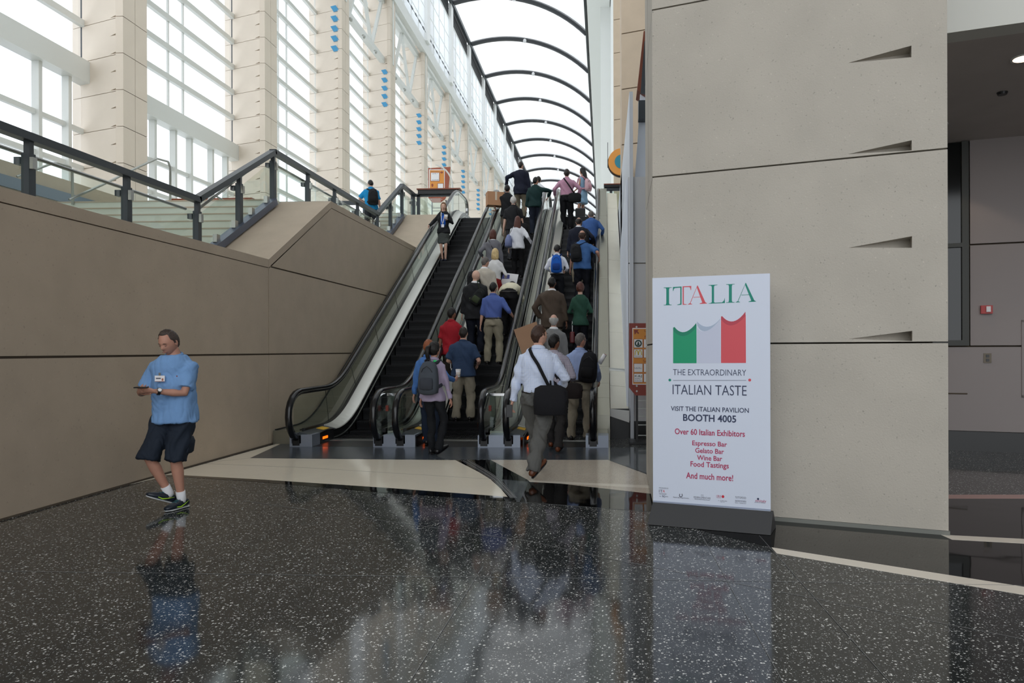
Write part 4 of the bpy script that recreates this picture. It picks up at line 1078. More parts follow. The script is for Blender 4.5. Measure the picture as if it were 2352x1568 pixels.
# =============== PEOPLE ===============
def remesh(b, voxel, m, name, fold=0.0, smooth=7, seed=0, fscale=(17, 17, 12)):
    me = mesh_of(name+'_raw', b.V, b.F, None)
    bm = bmesh.new(); bm.from_mesh(me); bmesh.ops.recalc_face_normals(bm, faces=bm.faces); bm.to_mesh(me); bm.free()
    o = bpy.data.objects.new('remesh_tmp', me); COL.objects.link(o)
    r = o.modifiers.new('r', 'REMESH'); r.mode = 'VOXEL'; r.voxel_size = voxel
    s = o.modifiers.new('s', 'SMOOTH'); s.iterations = smooth; s.factor = .5
    dg = bpy.context.evaluated_depsgraph_get(); out = bpy.data.meshes.new_from_object(o.evaluated_get(dg))
    bpy.data.objects.remove(o); bpy.data.meshes.remove(me)
    if fold:
        n = len(out.vertices); co = np.empty(n*3); no = np.empty(n*3)
        out.vertices.foreach_get('co', co); out.vertices.foreach_get('normal', no)
        co = co.reshape(-1, 3); no = no.reshape(-1, 3)
        f = np.array(fscale)
        p = co*f+seed*1.7
        q1 = p[:, 2]*1.9+p[:, 0]*.9+1.5*np.sin(p[:, 1]*1.3+seed)+1.3*np.sin(p[:, 0]*1.1+p[:, 2]*.7)
        q2 = p[:, 2]*3.6-p[:, 0]*2.6+1.7*np.sin(p[:, 1]*2.3+p[:, 0]*1.9+seed*2)+1.2*np.sin(p[:, 2]*1.7)
        q3 = p[:, 0]*3.1+p[:, 2]*.8+1.4*np.sin(p[:, 2]*1.1+seed)
        msk = .5+.5*np.sin(p[:, 2]*.9+p[:, 0]*.8+seed*3)
        wv = 1.2*np.sin(q1)-1.1*(1-np.abs(np.sin(q2)))**2*msk-1.0*(1-np.abs(np.sin(q3)))**2*(1-msk)+.5
        co = co+no*(wv*fold*.5)[:, None]
        out.vertices.foreach_set('co', co.ravel())
    out.materials.clear(); out.materials.append(m); out.name = name
    out.polygons.foreach_set('use_smooth', [True]*len(out.polygons)); out.update()
    return out
def ik(a, c, l1, l2, hint):
    a = Vector(a); c = Vector(c); d = c-a; L_ = d.length
    if L_ > (l1+l2)*.999: c = a+d.normalized()*(l1+l2)*.999; d = c-a; L_ = d.length
    x = (l1*l1-l2*l2+L_*L_)/(2*L_); h = math.sqrt(max(0, l1*l1-x*x)); u = d.normalized()
    hv = Vector(hint); hv = (hv-u*hv.dot(u)).normalized()
    return a+u*x+hv*h, c
def head_verts(nu, nv, inflate=None):
    V = []; F_ = []
    for i in range(nv+1):
        ph = -math.pi/2+math.pi*i/nv
        for j in range(nu):
            th = 2*math.pi*j/nu
            cx_, sx_ = math.cos(ph), math.sin(ph)
            x = .076*cx_*math.sin(th); y = .097*cx_*math.cos(th)-.004; z = .120*sx_
            t = max(0, -z/.12); front = max(0, math.cos(th))
            x *= 1-.30*t**1.3
            if y < 0: y *= 1-.42*t**1.4
            else: y *= 1+.05*t
            if y > 0:
                f = math.exp(-(x/.013)**2)
                nz = smoothstep(.02, -.022, z) if z > -.022 else smoothstep(-.042, -.026, z)
                y += .024*f*nz
                y += .006*math.exp(-((z-.027)/.010)**2)*math.exp(-(x/.05)**2)
                for sx in (-1, 1): y -= .010*math.exp(-(((x-sx*.031)/.016)**2+((z-.008)/.012)**2))
                y += .006*math.exp(-((z+.062)/.010)**2)*math.exp(-(x/.022)**2)
                y += .008*math.exp(-((z+.098)/.016)**2)*math.exp(-(x/.028)**2)
            d = Vector((math.sin(th)*cx_, math.cos(th)*cx_, sx_))
            p = Vector((x, y, z))
            if inflate: p = p+d*inflate(th, z/.12, p)
            V.append(p)
    for i in range(nv):
        for j in range(nu):
            F_.append((i*nu+j, i*nu+(j+1) % nu, (i+1)*nu+(j+1) % nu, (i+1)*nu+j))
    return V, F_
def hair_fn(kind, thick=.014):
    def f(th, h, p):
        a = abs(((th+math.pi) % (2*math.pi))-math.pi)/math.pi      # 0 front .. 1 back
        if a < .42: line = .62-(.62-.25)*(a/.42)**2 if a > .2 else .62
        elif a < .56: line = -.12 if kind != 'fringe' else -.1
        else: line = -.12-.62*smoothstep(.56, .8, a)
        if kind in ('long', 'bob', 'ponytail', 'bun') and a > .3: line = min(line, .25-.95*smoothstep(.3, .55, a))
        k = smoothstep(line-.05, line+.08, h)
        if kind == 'fringe': k *= 1-smoothstep(.42, .55, h)*(1 if a < .8 else .9)
        if kind == 'recede' and a < .35: k *= smoothstep(.75, .85, h)
        n_ = .003*math.sin(th*23+h*17)+.002*math.sin(th*41-h*9)
        return -.012+k*(.012+thick+n_)
    return f
def hand(b, wr, dirv, nrm, side, curl=.35, s=1.0, spread=1.0):
    """palm with five separate bent fingers; dirv = towards the fingers, nrm = back of the hand"""
    d = Vector(dirv).normalized(); n_ = Vector(nrm); n_ = (n_-d*n_.dot(d)).normalized(); x = d.cross(n_)*side
    wr = Vector(wr)
    b.tube([wr-d*.02*s, wr+d*.01*s, wr+d*.045*s, wr+d*.085*s, wr+d*.095*s], [(.024*s, .019*s), (.026*s, .017*s), (.040*s, .015*s), (.041*s, .013*s), (.034*s, .008*s)], 8, up=n_[:])
    for k, (off, ln, r) in enumerate(((.031, .070, .0082), (.010, .079, .0086), (-.011, .074, .0082), (-.031, .058, .0074))):
        p = wr+d*(.083*s)+x*off*s; dd = d.copy(); pts = [p-d*.012]
        for q, fr_ in enumerate((.42, .32, .26)):
            pts.append(p.copy()); a = curl*(.8+.5*q)
            dd = (dd*math.cos(a)-n_*math.sin(a)).normalized(); nn2 = (n_*math.cos(a)+dd*0).normalized()
            p = p+dd*ln*fr_*s
        pts.append(p)
        b.tube(pts, [r*s, r*s, r*.96*s, r*.85*s, r*.5*s], 6)
    p = wr+d*.03*s+x*.03*s; t1 = (d*.65+x*.75-n_*.25).normalized(); t2 = (d*.9+x*.3-n_*.45).normalized()
    b.tube([p-t1*.015*s, p+t1*.03*s, p+t1*.03*s+t2*.025*s, p+t1*.03*s+t2*.045*s], [.013*s, .011*s, .0095*s, .006*s], 6)
SKIN = {'l': (202, 158, 138), 't': (186, 138, 118), 'b': (138, 96, 76), 'p': (212, 172, 152)}
def skin(k): return mat('skin '+k, SKIN[k], .5, spec=.35, var=.05, vscale=14)
HAIRC = {'black': (22, 19, 18), 'brown': (62, 42, 32), 'dark': (40, 32, 28), 'grey': (172, 170, 166), 'salt': (98, 92, 88), 'blonde': (208, 182, 132), 'red': (140, 80, 48), 'light': (128, 98, 72), 'ash': (70, 60, 54), 'auburn': (84, 46, 36), 'white': (196, 192, 188)}
def hairmat(k):
    n_ = 'hair '+k
    if n_ in MATS: return MATS[n_]
    m = mat(n_, HAIRC[k], .42, spec=.35); nt = m.node_tree; N = nt.nodes; L = nt.links; b = N['Principled BSDF']
    tc = N.new('ShaderNodeTexCoord'); mp = N.new('ShaderNodeMapping'); mp.inputs['Scale'].default_value = (170, 170, 14); L.new(tc.outputs['Object'], mp.inputs[0])
    no = N.new('ShaderNodeTexNoise'); no.inputs['Scale'].default_value = 1; no.inputs['Detail'].default_value = 4; L.new(mp.outputs[0], no.inputs['Vector'])
    mr = N.new('ShaderNodeMapRange'); mr.inputs[1].default_value = .3; mr.inputs[2].default_value = .7; mr.inputs[3].default_value = .55; mr.inputs[4].default_value = 1.45; L.new(no.outputs['Fac'], mr.inputs[0])
    vm = N.new('ShaderNodeVectorMath'); vm.operation = 'SCALE'; vm.inputs[0].default_value = srgb(HAIRC[k]); L.new(mr.outputs[0], vm.inputs['Scale']); L.new(vm.outputs[0], b.inputs['Base Color'])
    bp = N.new('ShaderNodeBump'); bp.inputs['Strength'].default_value = .9; bp.inputs['Distance'].default_value = .006; L.new(no.outputs['Fac'], bp.inputs['Height']); L.new(bp.outputs[0], b.inputs['Normal'])
    return m
def hairm(k): return hairmat(k)
def cloth(c, kind='cloth'): return mat('%s %d %d %d' % (kind, *c), c, .8, var=.06, vscale=9, bump=.25, bscale=240, spec=.25)
def checks(name, base, line, sc=40, wd=.12, line2=None):
    if name in MATS: return MATS[name]
    m = mat(name, base, .8, spec=.2); nt = m.node_tree; N = nt.nodes; L = nt.links; b = N['Principled BSDF']
    tc = N.new('ShaderNodeTexCoord'); sp = N.new('ShaderNodeSeparateXYZ'); L.new(tc.outputs['Object'], sp.inputs[0]); cur = None
    for ax in (0, 2, 1):
        mu = N.new('ShaderNodeMath'); mu.operation = 'MULTIPLY'; mu.inputs[1].default_value = sc*(1 if ax != 1 else 1); L.new(sp.outputs[ax], mu.inputs[0])
        frn = N.new('ShaderNodeMath'); frn.operation = 'FRACT'; L.new(mu.outputs[0], frn.inputs[0])
        lt = N.new('ShaderNodeMath'); lt.operation = 'LESS_THAN'; lt.inputs[1].default_value = wd if ax != 1 else 0; L.new(frn.outputs[0], lt.inputs[0])
        if cur is None: cur = lt
        else:
            mx = N.new('ShaderNodeMath'); mx.operation = 'MAXIMUM'; L.new(cur.outputs[0], mx.inputs[0]); L.new(lt.outputs[0], mx.inputs[1]); cur = mx
    mi = N.new('ShaderNodeMix'); mi.data_type = 'RGBA'; L.new(cur.outputs[0], mi.inputs[0]); mi.inputs[6].default_value = (*srgb(base), 1); mi.inputs[7].default_value = (*srgb(line), 1)
    L.new(mi.outputs[2], b.inputs['Base Color']); return m
PCOUNT = [0]
def person(label, loc, head=0.0, H=1.78, w=1.0, skin_='l', hair='short', hairc='brown', top=(90, 90, 90), topm=None, sleeve='long', hem='tuck',
           bot=(120, 112, 98), legs='long', shoes=(30, 26, 24), hands=None, elbow=None, feet=None, lean=0.0, twist=0.0, look=(0, 0), coat=False,
           belt=True, vox=.018, face=False, group=None, collar=True, arms_curl=(.35, .35), handdir=(None, None), gut=0.0, fold=.012, thick=.014, shoulder=1.0):
    PCOUNT[0] += 1; sd = PCOUNT[0]
    s = H/1.77
    t = thing('person', label, 'person', loc, head, group)
    S = Matrix.Scale(s, 4)
    U = Matrix.Translation((0, 0, .95)) @ Matrix.Rotation(-lean, 4, 'X') @ Matrix.Rotation(twist, 4, 'Z') @ Matrix.Translation((0, 0, -.95))
    def up(z):   # gradual bend of the spine
        k = smoothstep(.90, 1.18, z)
        return Matrix.Translation((0, 0, .95)) @ Matrix.Rotation(-lean*k, 4, 'X') @ Matrix.Rotation(twist*k, 4, 'Z') @ Matrix.Translation((0, 0, -.95))
    woman = w < .93
    def rings(off, zlo, zhi=1.56, flare=0.0):
        base_ = [(.80, .150, .105), (.88, .168, .120), (.95, .166, .122), (1.03, .150+.012*gut, .112), (1.12, .152+.02*gut, .112), (1.22, .164, .116), (1.32, .178, .118), (1.385, .180*shoulder, .112), (1.43, .155*shoulder, .098), (1.468, .112, .082), (1.498, .080, .068), (1.525, .068, .064), (1.56, .060, .060)]
        if woman: base_ = [(z, rx*(.97 if z < 1 else (.86 if z < 1.2 else .93)), ry*(1.0 if z < 1 else .9)) for z, rx, ry in base_]
        out = []
        for z, rx, ry in base_:
            if z < zlo-.001 or z > zhi+.001: continue
            f = flare*smoothstep(1.05, .80, z)
            out.append((z, rx*w+off+f, ry*w*(1+.5*gut*(1 if 1.0 < z < 1.3 else .3))+off*1.1+f, .0+.01*gut))
        if out[0][0] > zlo+.004:
            z, rx, ry, yc = out[0]; out.insert(0, (zlo, rx+flare*.3, ry+flare*.3, yc))
        return out
    def torso(b, off, zlo, zhi=1.56, flare=0.0):
        R = rings(off, zlo, zhi, flare); P = [up(z) @ Vector((0, yc, z)) for z, rx, ry, yc in R]
        b.tube([p[:] for p in P], [(rx, ry) for z, rx, ry, yc in R], 20, up=(0, 1, 0), sq=.12)
    SH = [U @ Vector((sx*.165*w*(.93 if woman else 1)*shoulder, 0, 1.392)) for sx in (-1, 1)]
    hands = hands or {}; elbow = elbow or {}
    HT = [Vector(hands.get(k, d)) for k, d in (('L', (-.245*w-.02, .03, .84)), ('R', (.245*w+.02, .03, .84)))]
    EH = [Vector(elbow.get(k, d)) for k, d in (('L', (-.45, -.9, -.2)), ('R', (.45, -.9, -.2)))]
    arms = []
    for i in (0, 1):
        e, h_ = ik(SH[i], HT[i], .29, .255, EH[i]); arms.append((SH[i], e, h_))
    feet = feet or {}
    FT = [Vector(feet.get(k, d)) for k, d in (('L', (-.10, 0, .0, 0)[:3]), ('R', (.10, .02, 0)))]
    pitch = [feet.get('Lp', 0), feet.get('Rp', 0)]; yaw = [feet.get('Ly', .12), feet.get('Ry', -.12)]
    HP = [Vector((sx*.088*w, 0, .90)) for sx in (-1, 1)]
    legs_ = []
    for i in (0, 1):
        ank = FT[i]+Vector((0, 0, .085))
        k, a = ik(HP[i], ank, .415, .42, Vector((math.sin(-yaw[i]), 1, 0))); legs_.append((HP[i], k, a))
    # ---- skin body ----
    sk = skin(skin_); b = MB()
    torso(b, -.012, .86)
    neckb = U @ Vector((0, -.005, 1.46)); hc0 = U @ Vector((0, .012, 1.55))
    for i, (a, e, h_) in enumerate(arms):
        m1 = a.lerp(e, .5); m2 = e.lerp(h_, .35); m3 = e.lerp(h_, .75); u_ = .92 if woman else 1
        b.tube([p[:] for p in (a, m1, e, m2, m3, h_)], [.046*w*u_, .044*w*u_, .037*w*u_, .038*w*u_, .029*u_, .025*u_], 12)
    for i, (a, k, an) in enumerate(legs_):
        m1 = a.lerp(k, .5); m2 = k.lerp(an, .3); m3 = k.lerp(an, .7)
        bk = Vector((0, -.006, 0)); u_ = .95 if woman else 1
        b.tube([p[:] for p in (a, m1, k, m2+bk, m3, an, an+Vector((0, .01, -.05)))], [.078*w*u_, .070*w*u_, .052*u_, .054*w*u_, .040*u_, .034*u_, .034*u_], 12)
    HM = U @ Matrix.Translation((0, .0, 1.525)) @ Matrix.Rotation(look[0], 4, 'Z') @ Matrix.Rotation(-look[1], 4, 'X') @ Matrix.Translation((0, .018, .125))
    hb = HM @ Vector((0, -.015, -.07))
    b.tube([neckb[:], hc0[:], hb[:]], [(.062*w, .062), (.053, .056), (.054, .058)], 12, up=(0, 1, 0))
    body = remesh(MB().add([S @ v for v in b.V], b.F), vox*1.05 if vox > .012 else .012, sk, 'body', smooth=3)
    # head and hands joined to the same mesh
    hb_ = MB(); nu, nv = (48, 36) if face else (28, 22)
    Vh, Fh = head_verts(nu, nv); hb_.add([HM @ v for v in Vh], Fh)
    for sx in (-1, 1):
        hb_.sphere(HM @ Vector((sx*.077, -.006, -.004)), (.010, .019, .031), 10, 8, (HM.to_3x3() @ Matrix.Rotation(.25*sx, 3, 'Z')).to_4x4())
    for i, (a, e, h_) in enumerate(arms):
        d = (h_-e).normalized(); sd_ = -1 if i == 0 else 1
        hd, nr = (handdir[i] if handdir[i] else (None, None))
        if hd is None: hd = d
        if nr is None: nr = Vector((sd_, 0, 0)) if abs(d.x) < .7 else Vector((0, 0, 1))
        hand(hb_, h_, hd, nr, sd_*(-1 if False else 1), arms_curl[i], .95*(.92 if woman else 1))
    bm = bmesh.new(); bm.from_mesh(body)
    hm = mesh_of('hh', [S @ v for v in hb_.V], hb_.F, None, True); bm.from_mesh(hm); bm.to_mesh(body); bm.free(); bpy.data.meshes.remove(hm)
    body.polygons.foreach_set('use_smooth', [True]*len(body.polygons))
    add('body', body, t)
    def part(b, name, m, smooth=True, par=t):
        return add(name, b.mesh(name, m, smooth, S), par)
    # ---- hair ----
    if hair != 'bald':
        hb2 = MB(); kind = hair
        V2, F2 = head_verts(nu, nv, hair_fn(kind, thick)); hb2.add([HM @ v for v in V2], F2)
        if kind in ('long', 'longback'):
            hb2.tube([(HM @ Vector(p))[:] for p in ((0, -.02, .10), (0, -.055, .02), (0, -.085, -.08), (0, -.10, -.18), (.01, -.105, -.28), (.015, -.10, -.34))], [(.04, .03), (.082, .055), (.098, .05), (.105, .045), (.085, .035), (.03, .015)], 14, up=(0, 1, 0))
        if kind == 'bob':
            hb2.tube([(HM @ Vector(p))[:] for p in ((0, -.02, .10), (0, -.03, .03), (0, -.035, -.06), (0, -.04, -.13), (0, -.04, -.155))], [(.05, .05), (.086, .08), (.094, .078), (.088, .066), (.06, .04)], 16, up=(0, 1, 0))
        if kind == 'ponytail':
            hb2.tube([(HM @ Vector(p))[:] for p in ((0, -.09, .05), (0, -.135, .03), (0, -.15, -.05), (.0, -.13, -.14), (.0, -.12, -.2))], [.03, .04, .04, .03, .012], 10)
        if kind == 'bun':
            hb2.sphere(HM @ Vector((0, -.10, -.03)), (.035, .03, .032), 10, 8)
        part(hb2, 'hair', hairm(hairc))
    if face == 'down':
        for sx in (-1, 1):
            part(MB().tube([(HM @ Vector((sx*x, y, z)))[:] for x, y, z in ((.019, .0825, .004), (.030, .0845, .000), (.042, .0775, .003))], [.0012, .0022, .0012], 6), 'eyelash', M_black)
            part(MB().tube([(HM @ Vector((sx*x, y, z)))[:] for x, y, z in ((.014, .091, .024), (.03, .090, .029), (.046, .082, .024))], [.002, .0032, .0016], 6), 'eyebrow', hairm(hairc))
        lp = MB().tube([(HM @ Vector((x, .1000-abs(x)*.25, -.0625)))[:] for x in (-.022, -.01, 0, .01, .022)], [.002, .004, .004, .004, .002], 6); part(lp, 'lips', mat('lips', (158, 98, 88), .5))
    elif face:
        for sx in (-1, 1):
            e = MB().sphere(HM @ Vector((sx*.031, .0775, .006)), (.013, .008, .0055), 10, 8, HM.to_3x3().to_4x4()); eo = part(e, 'eye', mat('eye white', (214, 206, 200), .3))
            part(MB().sphere(HM @ Vector((sx*.031, .0835, .005)), (.0052, .003, .0050), 8, 6, HM.to_3x3().to_4x4()), 'iris', mat('iris', (52, 44, 40), .2), par=eo)
            bb = MB().tube([(HM @ Vector((sx*x, .090-(x-.03)**2*4, z)))[:] for x, z in ((.014, .026), (.03, .031), (.046, .026))], [.003, .004, .002], 6); part(bb, 'eyebrow', hairm(hairc))
        lp = MB().tube([(HM @ Vector((x, .1005-abs(x)*.25, -.0625)))[:] for x in (-.022, -.01, 0, .01, .022)], [.002, .0045, .0045, .0045, .002], 6); part(lp, 'lips', mat('lips', (158, 98, 88), .5))
    # ---- trousers / shorts / skirt ----
    bm_ = cloth(bot, 'trouser')
    b = MB()
    if legs in ('long', 'shorts'):
        torso(b, .008 if hem == 'tuck' else -.006, .84, 1.03 if hem == 'tuck' else .96)
        for i, (a, k, an) in enumerate(legs_):
            if legs == 'long':
                m1 = a.lerp(k, .45); m2 = k.lerp(an, .4); en = an+Vector((0, .005, -.035)); m3 = k.lerp(an, .85)
                q = .93 if woman else 1.0
                b.tube([p[:] for p in (a+Vector((0, 0, .02)), m1, k, m2, m3, en)], [.104*w*q, .094*w*q, .075*w*q, .074*w*q, .069*w*q, .070*w*q], 14)
            else:
                en = a.lerp(k, 1.02)+Vector((0, 0, -.02)); m1 = a.lerp(k, .4)
                b.tube([p[:] for p in (a+Vector((0, 0, .02)), m1, a.lerp(k, .8), en)], [.104*w, .100*w, .098*w, .104*w], 16)
    elif legs == 'skirt':
        kz = .50
        P = [(1.03, .15, .115), (.95, .172, .13), (.86, .180, .145), (.70, .180, .15), (kz+.05, .178, .152), (kz+.03, .172, .146)]
        b.tube([(0, 0, z) for z, _, _ in P], [(rx*w+.01, ry*w+.01) for _, rx, ry in P], 20, up=(0, 1, 0))
    if legs != 'none':
        me = remesh(MB().add([S @ v for v in b.V], b.F), vox, bm_, 'trousers', fold=fold*1.3, seed=sd)
        tro = add({'long': 'trousers', 'shorts': 'shorts', 'skirt': 'skirt'}[legs], me, t)
    # ---- shirt / jacket ----
    tm = topm or cloth(top)
    b = MB(); off = .016 if not coat else .030
    zlo = {'tuck': .985, 'out': .84, 'jacket': .74, 'dress': .52, 'crop': .95}[hem]
    if hem == 'jacket':
        R = rings(off, .80, 1.50, .02); R = [(zlo, R[0][1]+.012, R[0][2]+.012, 0)]+R
        b.tube([(up(z) @ Vector((0, yc, z)))[:] for z, _, _, yc in R], [(rx, ry) for _, rx, ry, _ in R], 20, up=(0, 1, 0), sq=.14)
    elif hem == 'dress':
        R = rings(off, .80, 1.47, .01); R = [(.63, .205*w, .17*w, 0), (.72, .20*w, .16*w, 0)]+R
        b.tube([(up(z) @ Vector((0, yc, z)))[:] for z, _, _, yc in R], [(rx, ry) for _, rx, ry, _ in R], 20, up=(0, 1, 0))
    else: torso(b, off+(.006 if hem == 'out' else 0), zlo, 1.50, .022 if hem != 'tuck' else .004)
    for i, (a, e, h_) in enumerate(arms):
        u_ = (.92 if woman else 1)*w; q = 1.12 if coat else 1.0
        inn = a+(U @ Vector((0, 0, 1.40))-a)*.35
        if sleeve == 'long':
            b.tube([p[:] for p in (inn, a, a.lerp(e, .5), e, e.lerp(h_, .5), e.lerp(h_, .95))], [.060*u_*q, .062*u_*q, .059*u_*q, .052*u_*q, .046*u_*q, .040*u_*q], 14)
        elif sleeve == 'short':
            b.tube([p[:] for p in (inn, a, a.lerp(e, .5), a.lerp(e, .82))], [.060*u_, .062*u_, .064*u_, .070*u_], 14)
        elif sleeve == 'rolled':
            b.tube([p[:] for p in (inn, a, a.lerp(e, .5), e, e.lerp(h_, .2))], [.062*u_, .066*u_, .060*u_, .054*u_, .052*u_], 14)
    me = remesh(MB().add([S @ v for v in b.V], b.F), vox, tm, 'shirt', fold=fold, seed=sd*1.3)
    sh = add('jacket' if coat else ('dress' if hem == 'dress' else 'shirt'), me, t)
    if collar:
        c = MB(); cs = []
        for k in range(13):
            a = math.pi*2*k/12; cs.append((U @ Vector((.076*math.sin(a), .074*math.cos(a)+.002, 1.498-.018*math.cos(a))))[:])
        c.tube(cs, [(.010, .026)]*13, 8, up=(0, 0, 1)); part(c, 'collar', tm if not coat else M_paper, par=sh)
    if hem == 'tuck' and belt and legs != 'skirt':
        c = MB(); R = rings(.020, .95, 1.03)
        pts = [(( .166*w+.016)*math.sin(2*math.pi*k/24), (.122*w+.018)*math.cos(2*math.pi*k/24), .992) for k in range(25)]
        c.tube(pts, [(.004, .017)]*25, 8, up=(0, 0, 1)); part(c, 'belt', mat('belt leather', (28, 24, 22), .4))
    # ---- shoes ----
    for i, (a, k, an) in enumerate(legs_):
        R = Matrix.Rotation(yaw[i], 4, 'Z') @ Matrix.Rotation(-pitch[i], 4, 'X')
        Pv = lambda y, z: (Matrix.Translation(an) @ R @ Vector((0, y, z)))[:]
        c = MB().tube([Pv(-.075, -.045), Pv(-.055, -.040), Pv(0, -.030), Pv(.06, -.042), Pv(.13, -.052), Pv(.175, -.058), Pv(.19, -.062)], [(.022, .025), (.035, .040), (.037, .048), (.042, .036), (.044, .028), (.034, .020), (.012, .010)], 12, up=(0, 0, 1))
        so = part(c, 'shoe', mat('shoe %d %d %d' % shoes, shoes, .35))
        c = MB().tube([Pv(-.08, -.078), Pv(-.05, -.079), Pv(.0, -.079), (Pv(.08, -.079)), Pv(.14, -.079), Pv(.185, -.077)], [(.022, .007), (.036, .008), (.036, .008), (.045, .008), (.044, .008), (.02, .006)], 10, up=(0, 0, 1))
        part(c, 'sole', mat('sole white', (196, 200, 202), .5) if shoes == (24, 34, 46) else M_black, par=so)
        if legs == 'shorts':
            c = MB().tube([(an+Vector((0, .0, -.03)))[:], an[:], (an+(k-an).normalized()*.085)[:]], [.038, .040, .043], 12); part(c, 'sock', mat('white sock', (220, 222, 226), .8))
    t['_s'] = s
    return dict(t=t, U=U, s=s, arms=arms, HM=HM, S=S, M=W[t.name], w=w, legs=legs_)
def frame(P, v): return P['M'] @ (P['S'] @ Vector(v))
def bagthing(name, label, cat, P, origin, group=None):
    M = P['M'] @ P['S'] @ P['U'] @ Matrix.Translation(origin)
    o = add(name, None, None, (0, 0, 0)); o.matrix_world = M; W[o.name] = M.copy(); tag(o, label, cat, group); return o
def backpack(P, label, col, off=(0, -.225, 1.24), sc=1.0, straps=(1, 1), pocket=None, rot=0.0, tilt=0.0, extra=True):
    o = bagthing('backpack', label, 'backpack', P, off); 
    if rot or tilt:
        M = W[o.name] @ Matrix.Rotation(rot, 4, 'Y') @ Matrix.Rotation(tilt, 4, 'Z'); o.matrix_world = M; W[o.name] = M.copy()
    m = cloth(col, 'nylon'); k = sc
    b = MB().tube([(0, 0, -.25*k), (0, -.005, -.235*k), (0, -.01, -.15*k), (0, -.005, .0), (0, .01, .13*k), (0, .03, .215*k), (0, .045, .245*k)], [(.09*k, .05*k), (.145*k, .085*k), (.155*k, .105*k), (.15*k, .098*k), (.135*k, .08*k), (.10*k, .05*k), (.04*k, .015*k)], 20, up=(0, 1, 0), sq=.35)
    add('pack_body', b.mesh('pack_body', m, True), o)
    pm = cloth(pocket or tuple(int(c*.8) for c in col), 'nylon')
    b = MB().tube([(0, -.09*k, -.19*k), (0, -.098*k, -.17*k), (0, -.10*k, -.09*k), (0, -.092*k, -.02*k), (0, -.08*k, .0)], [(.06*k, .012*k), (.105*k, .032*k), (.11*k, .036*k), (.10*k, .03*k), (.07*k, .01*k)], 16, up=(0, 1, 0), sq=.35)
    add('pocket', b.mesh('pocket', pm, True), o)
    b = MB().tube([(-.105*k, -.06*k, .04*k), (-.06*k, -.092*k, .13*k), (0, -.075*k, .175*k), (.06*k, -.092*k, .13*k), (.105*k, -.06*k, .04*k)], [.005]*5, 6); add('zip', b.mesh('zip', M_black, True), o)
    b = MB().tube([(-.03, .03*k, .235*k), (-.02, .03*k, .275*k), (.02, .03*k, .275*k), (.03, .03*k, .235*k)], [.006]*4, 6); add('handle', b.mesh('handle', M_black, True), o)
    f = -off[1]
    for sx, on in zip((-1, 1), straps):
        if on:
            x = sx*.115-off[0]
            b = MB().tube([(sx*.06, .03, .19*k), (x, f-.09, .245), (x, f+.0, .262), (x*1.0, f+.095, .20), (x*1.0, f+.135, .08), (x*1.15, f+.10, -.06), (x*1.25, f-.02, -.12), (sx*.12*k, .0, -.16*k)], [(.028, .007)]*8, 8, up=(sx*1, .3, .2)); add('shoulder_strap', b.mesh('shoulder_strap', m if pocket is None else pm, True), o)
    return o
def shoulder_bag(P, label, col, side=1, pos=(.27, -.02, .88), size=(.19, .075, .14), shoulder='other', name='shoulder_bag', strapc=None, flap=True):
    """bag on a strap; side +1 hangs at the person's right"""
    o = bagthing(name, label, 'bag', P, pos); m = cloth(col, 'nylon'); a, b_, c = size
    b = MB().tube([(0, 0, -c), (0, 0, -c*.93), (0, 0, 0), (0, 0, c*.8), (0, 0, c)], [(b_*.7, a*.85), (b_, a*.97), (b_*1.05, a), (b_*.95, a*.96), (b_*.6, a*.8)], 20, up=(0, 1, 0), sq=.45)
    # long axis runs front-back for side bags
    add('bag_body', b.mesh('bag_body', m, True), o)
    if flap:
        b = MB().tube([(side*b_*.85, 0, -c*.35), (side*b_*1.0, 0, 0), (side*b_*.98, 0, c*.55), (side*b_*.4, 0, c*1.03)], [(a*.75, .012), (a*.8, .016), (a*.8, .014), (a*.7, .01)], 10, up=(1, 0, 0)); add('flap', b.mesh('flap', m, True), o)
    b = MB().tube([(0, -.05, c*.95), (0, -.04, c+.05), (0, .04, c+.05), (0, .05, c*.95)], [.007]*4, 6); add('handle', b.mesh('handle', M_black, True), o)
    zs = 1.505-pos[2]; xs = (-side if shoulder == 'other' else side)*.10-pos[0]; y0 = -pos[1]
    mid = .55
    b = MB().tube([(0, -a*.8, c*.8), (xs*mid, y0-.178, c+(zs-c)*mid), (xs*.80, y0-.160, zs*.84), (xs*.95, y0-.118, zs*.975), (xs, y0, zs), (xs*.92, y0+.125, zs*.93), (xs*mid, y0+.17, c+(zs-c)*mid), (0, a*.8, c*.8)], [(.019, .004)]*8, 8, up=(0, 1, 0)); add('strap', b.mesh('strap', cloth(strapc or (24, 24, 27), 'nylon'), True), o)
    return o
# ---------- placing ----------
def on_step(px, ytop, H, off=0.0, k=None):
    best = None
    for kk in (range(1, 30) if k is None else [k]):
        Y = YS+.3464*kk+.15+off; z = .2*kk if kk < 29 else 5.78
        need = (804-ytop)*Y/1600+EYE-z
        if best is None or abs(need-H) < abs(best[0]-H): best = (need, Y, z)
    need, Y, z = best
    return (on_y(px, 804, Y).x, Y, z+.001), max(1.52, min(1.93, need))
def on_floor(px, ytop, Y, z=0.0):
    return (on_y(px, 804, Y).x, Y, z+.004), (804-ytop)*Y/1600+EYE-z
G2 = 'riders on the middle escalator'; G3 = 'riders on the right escalator'
PV = (1, 0, 0)
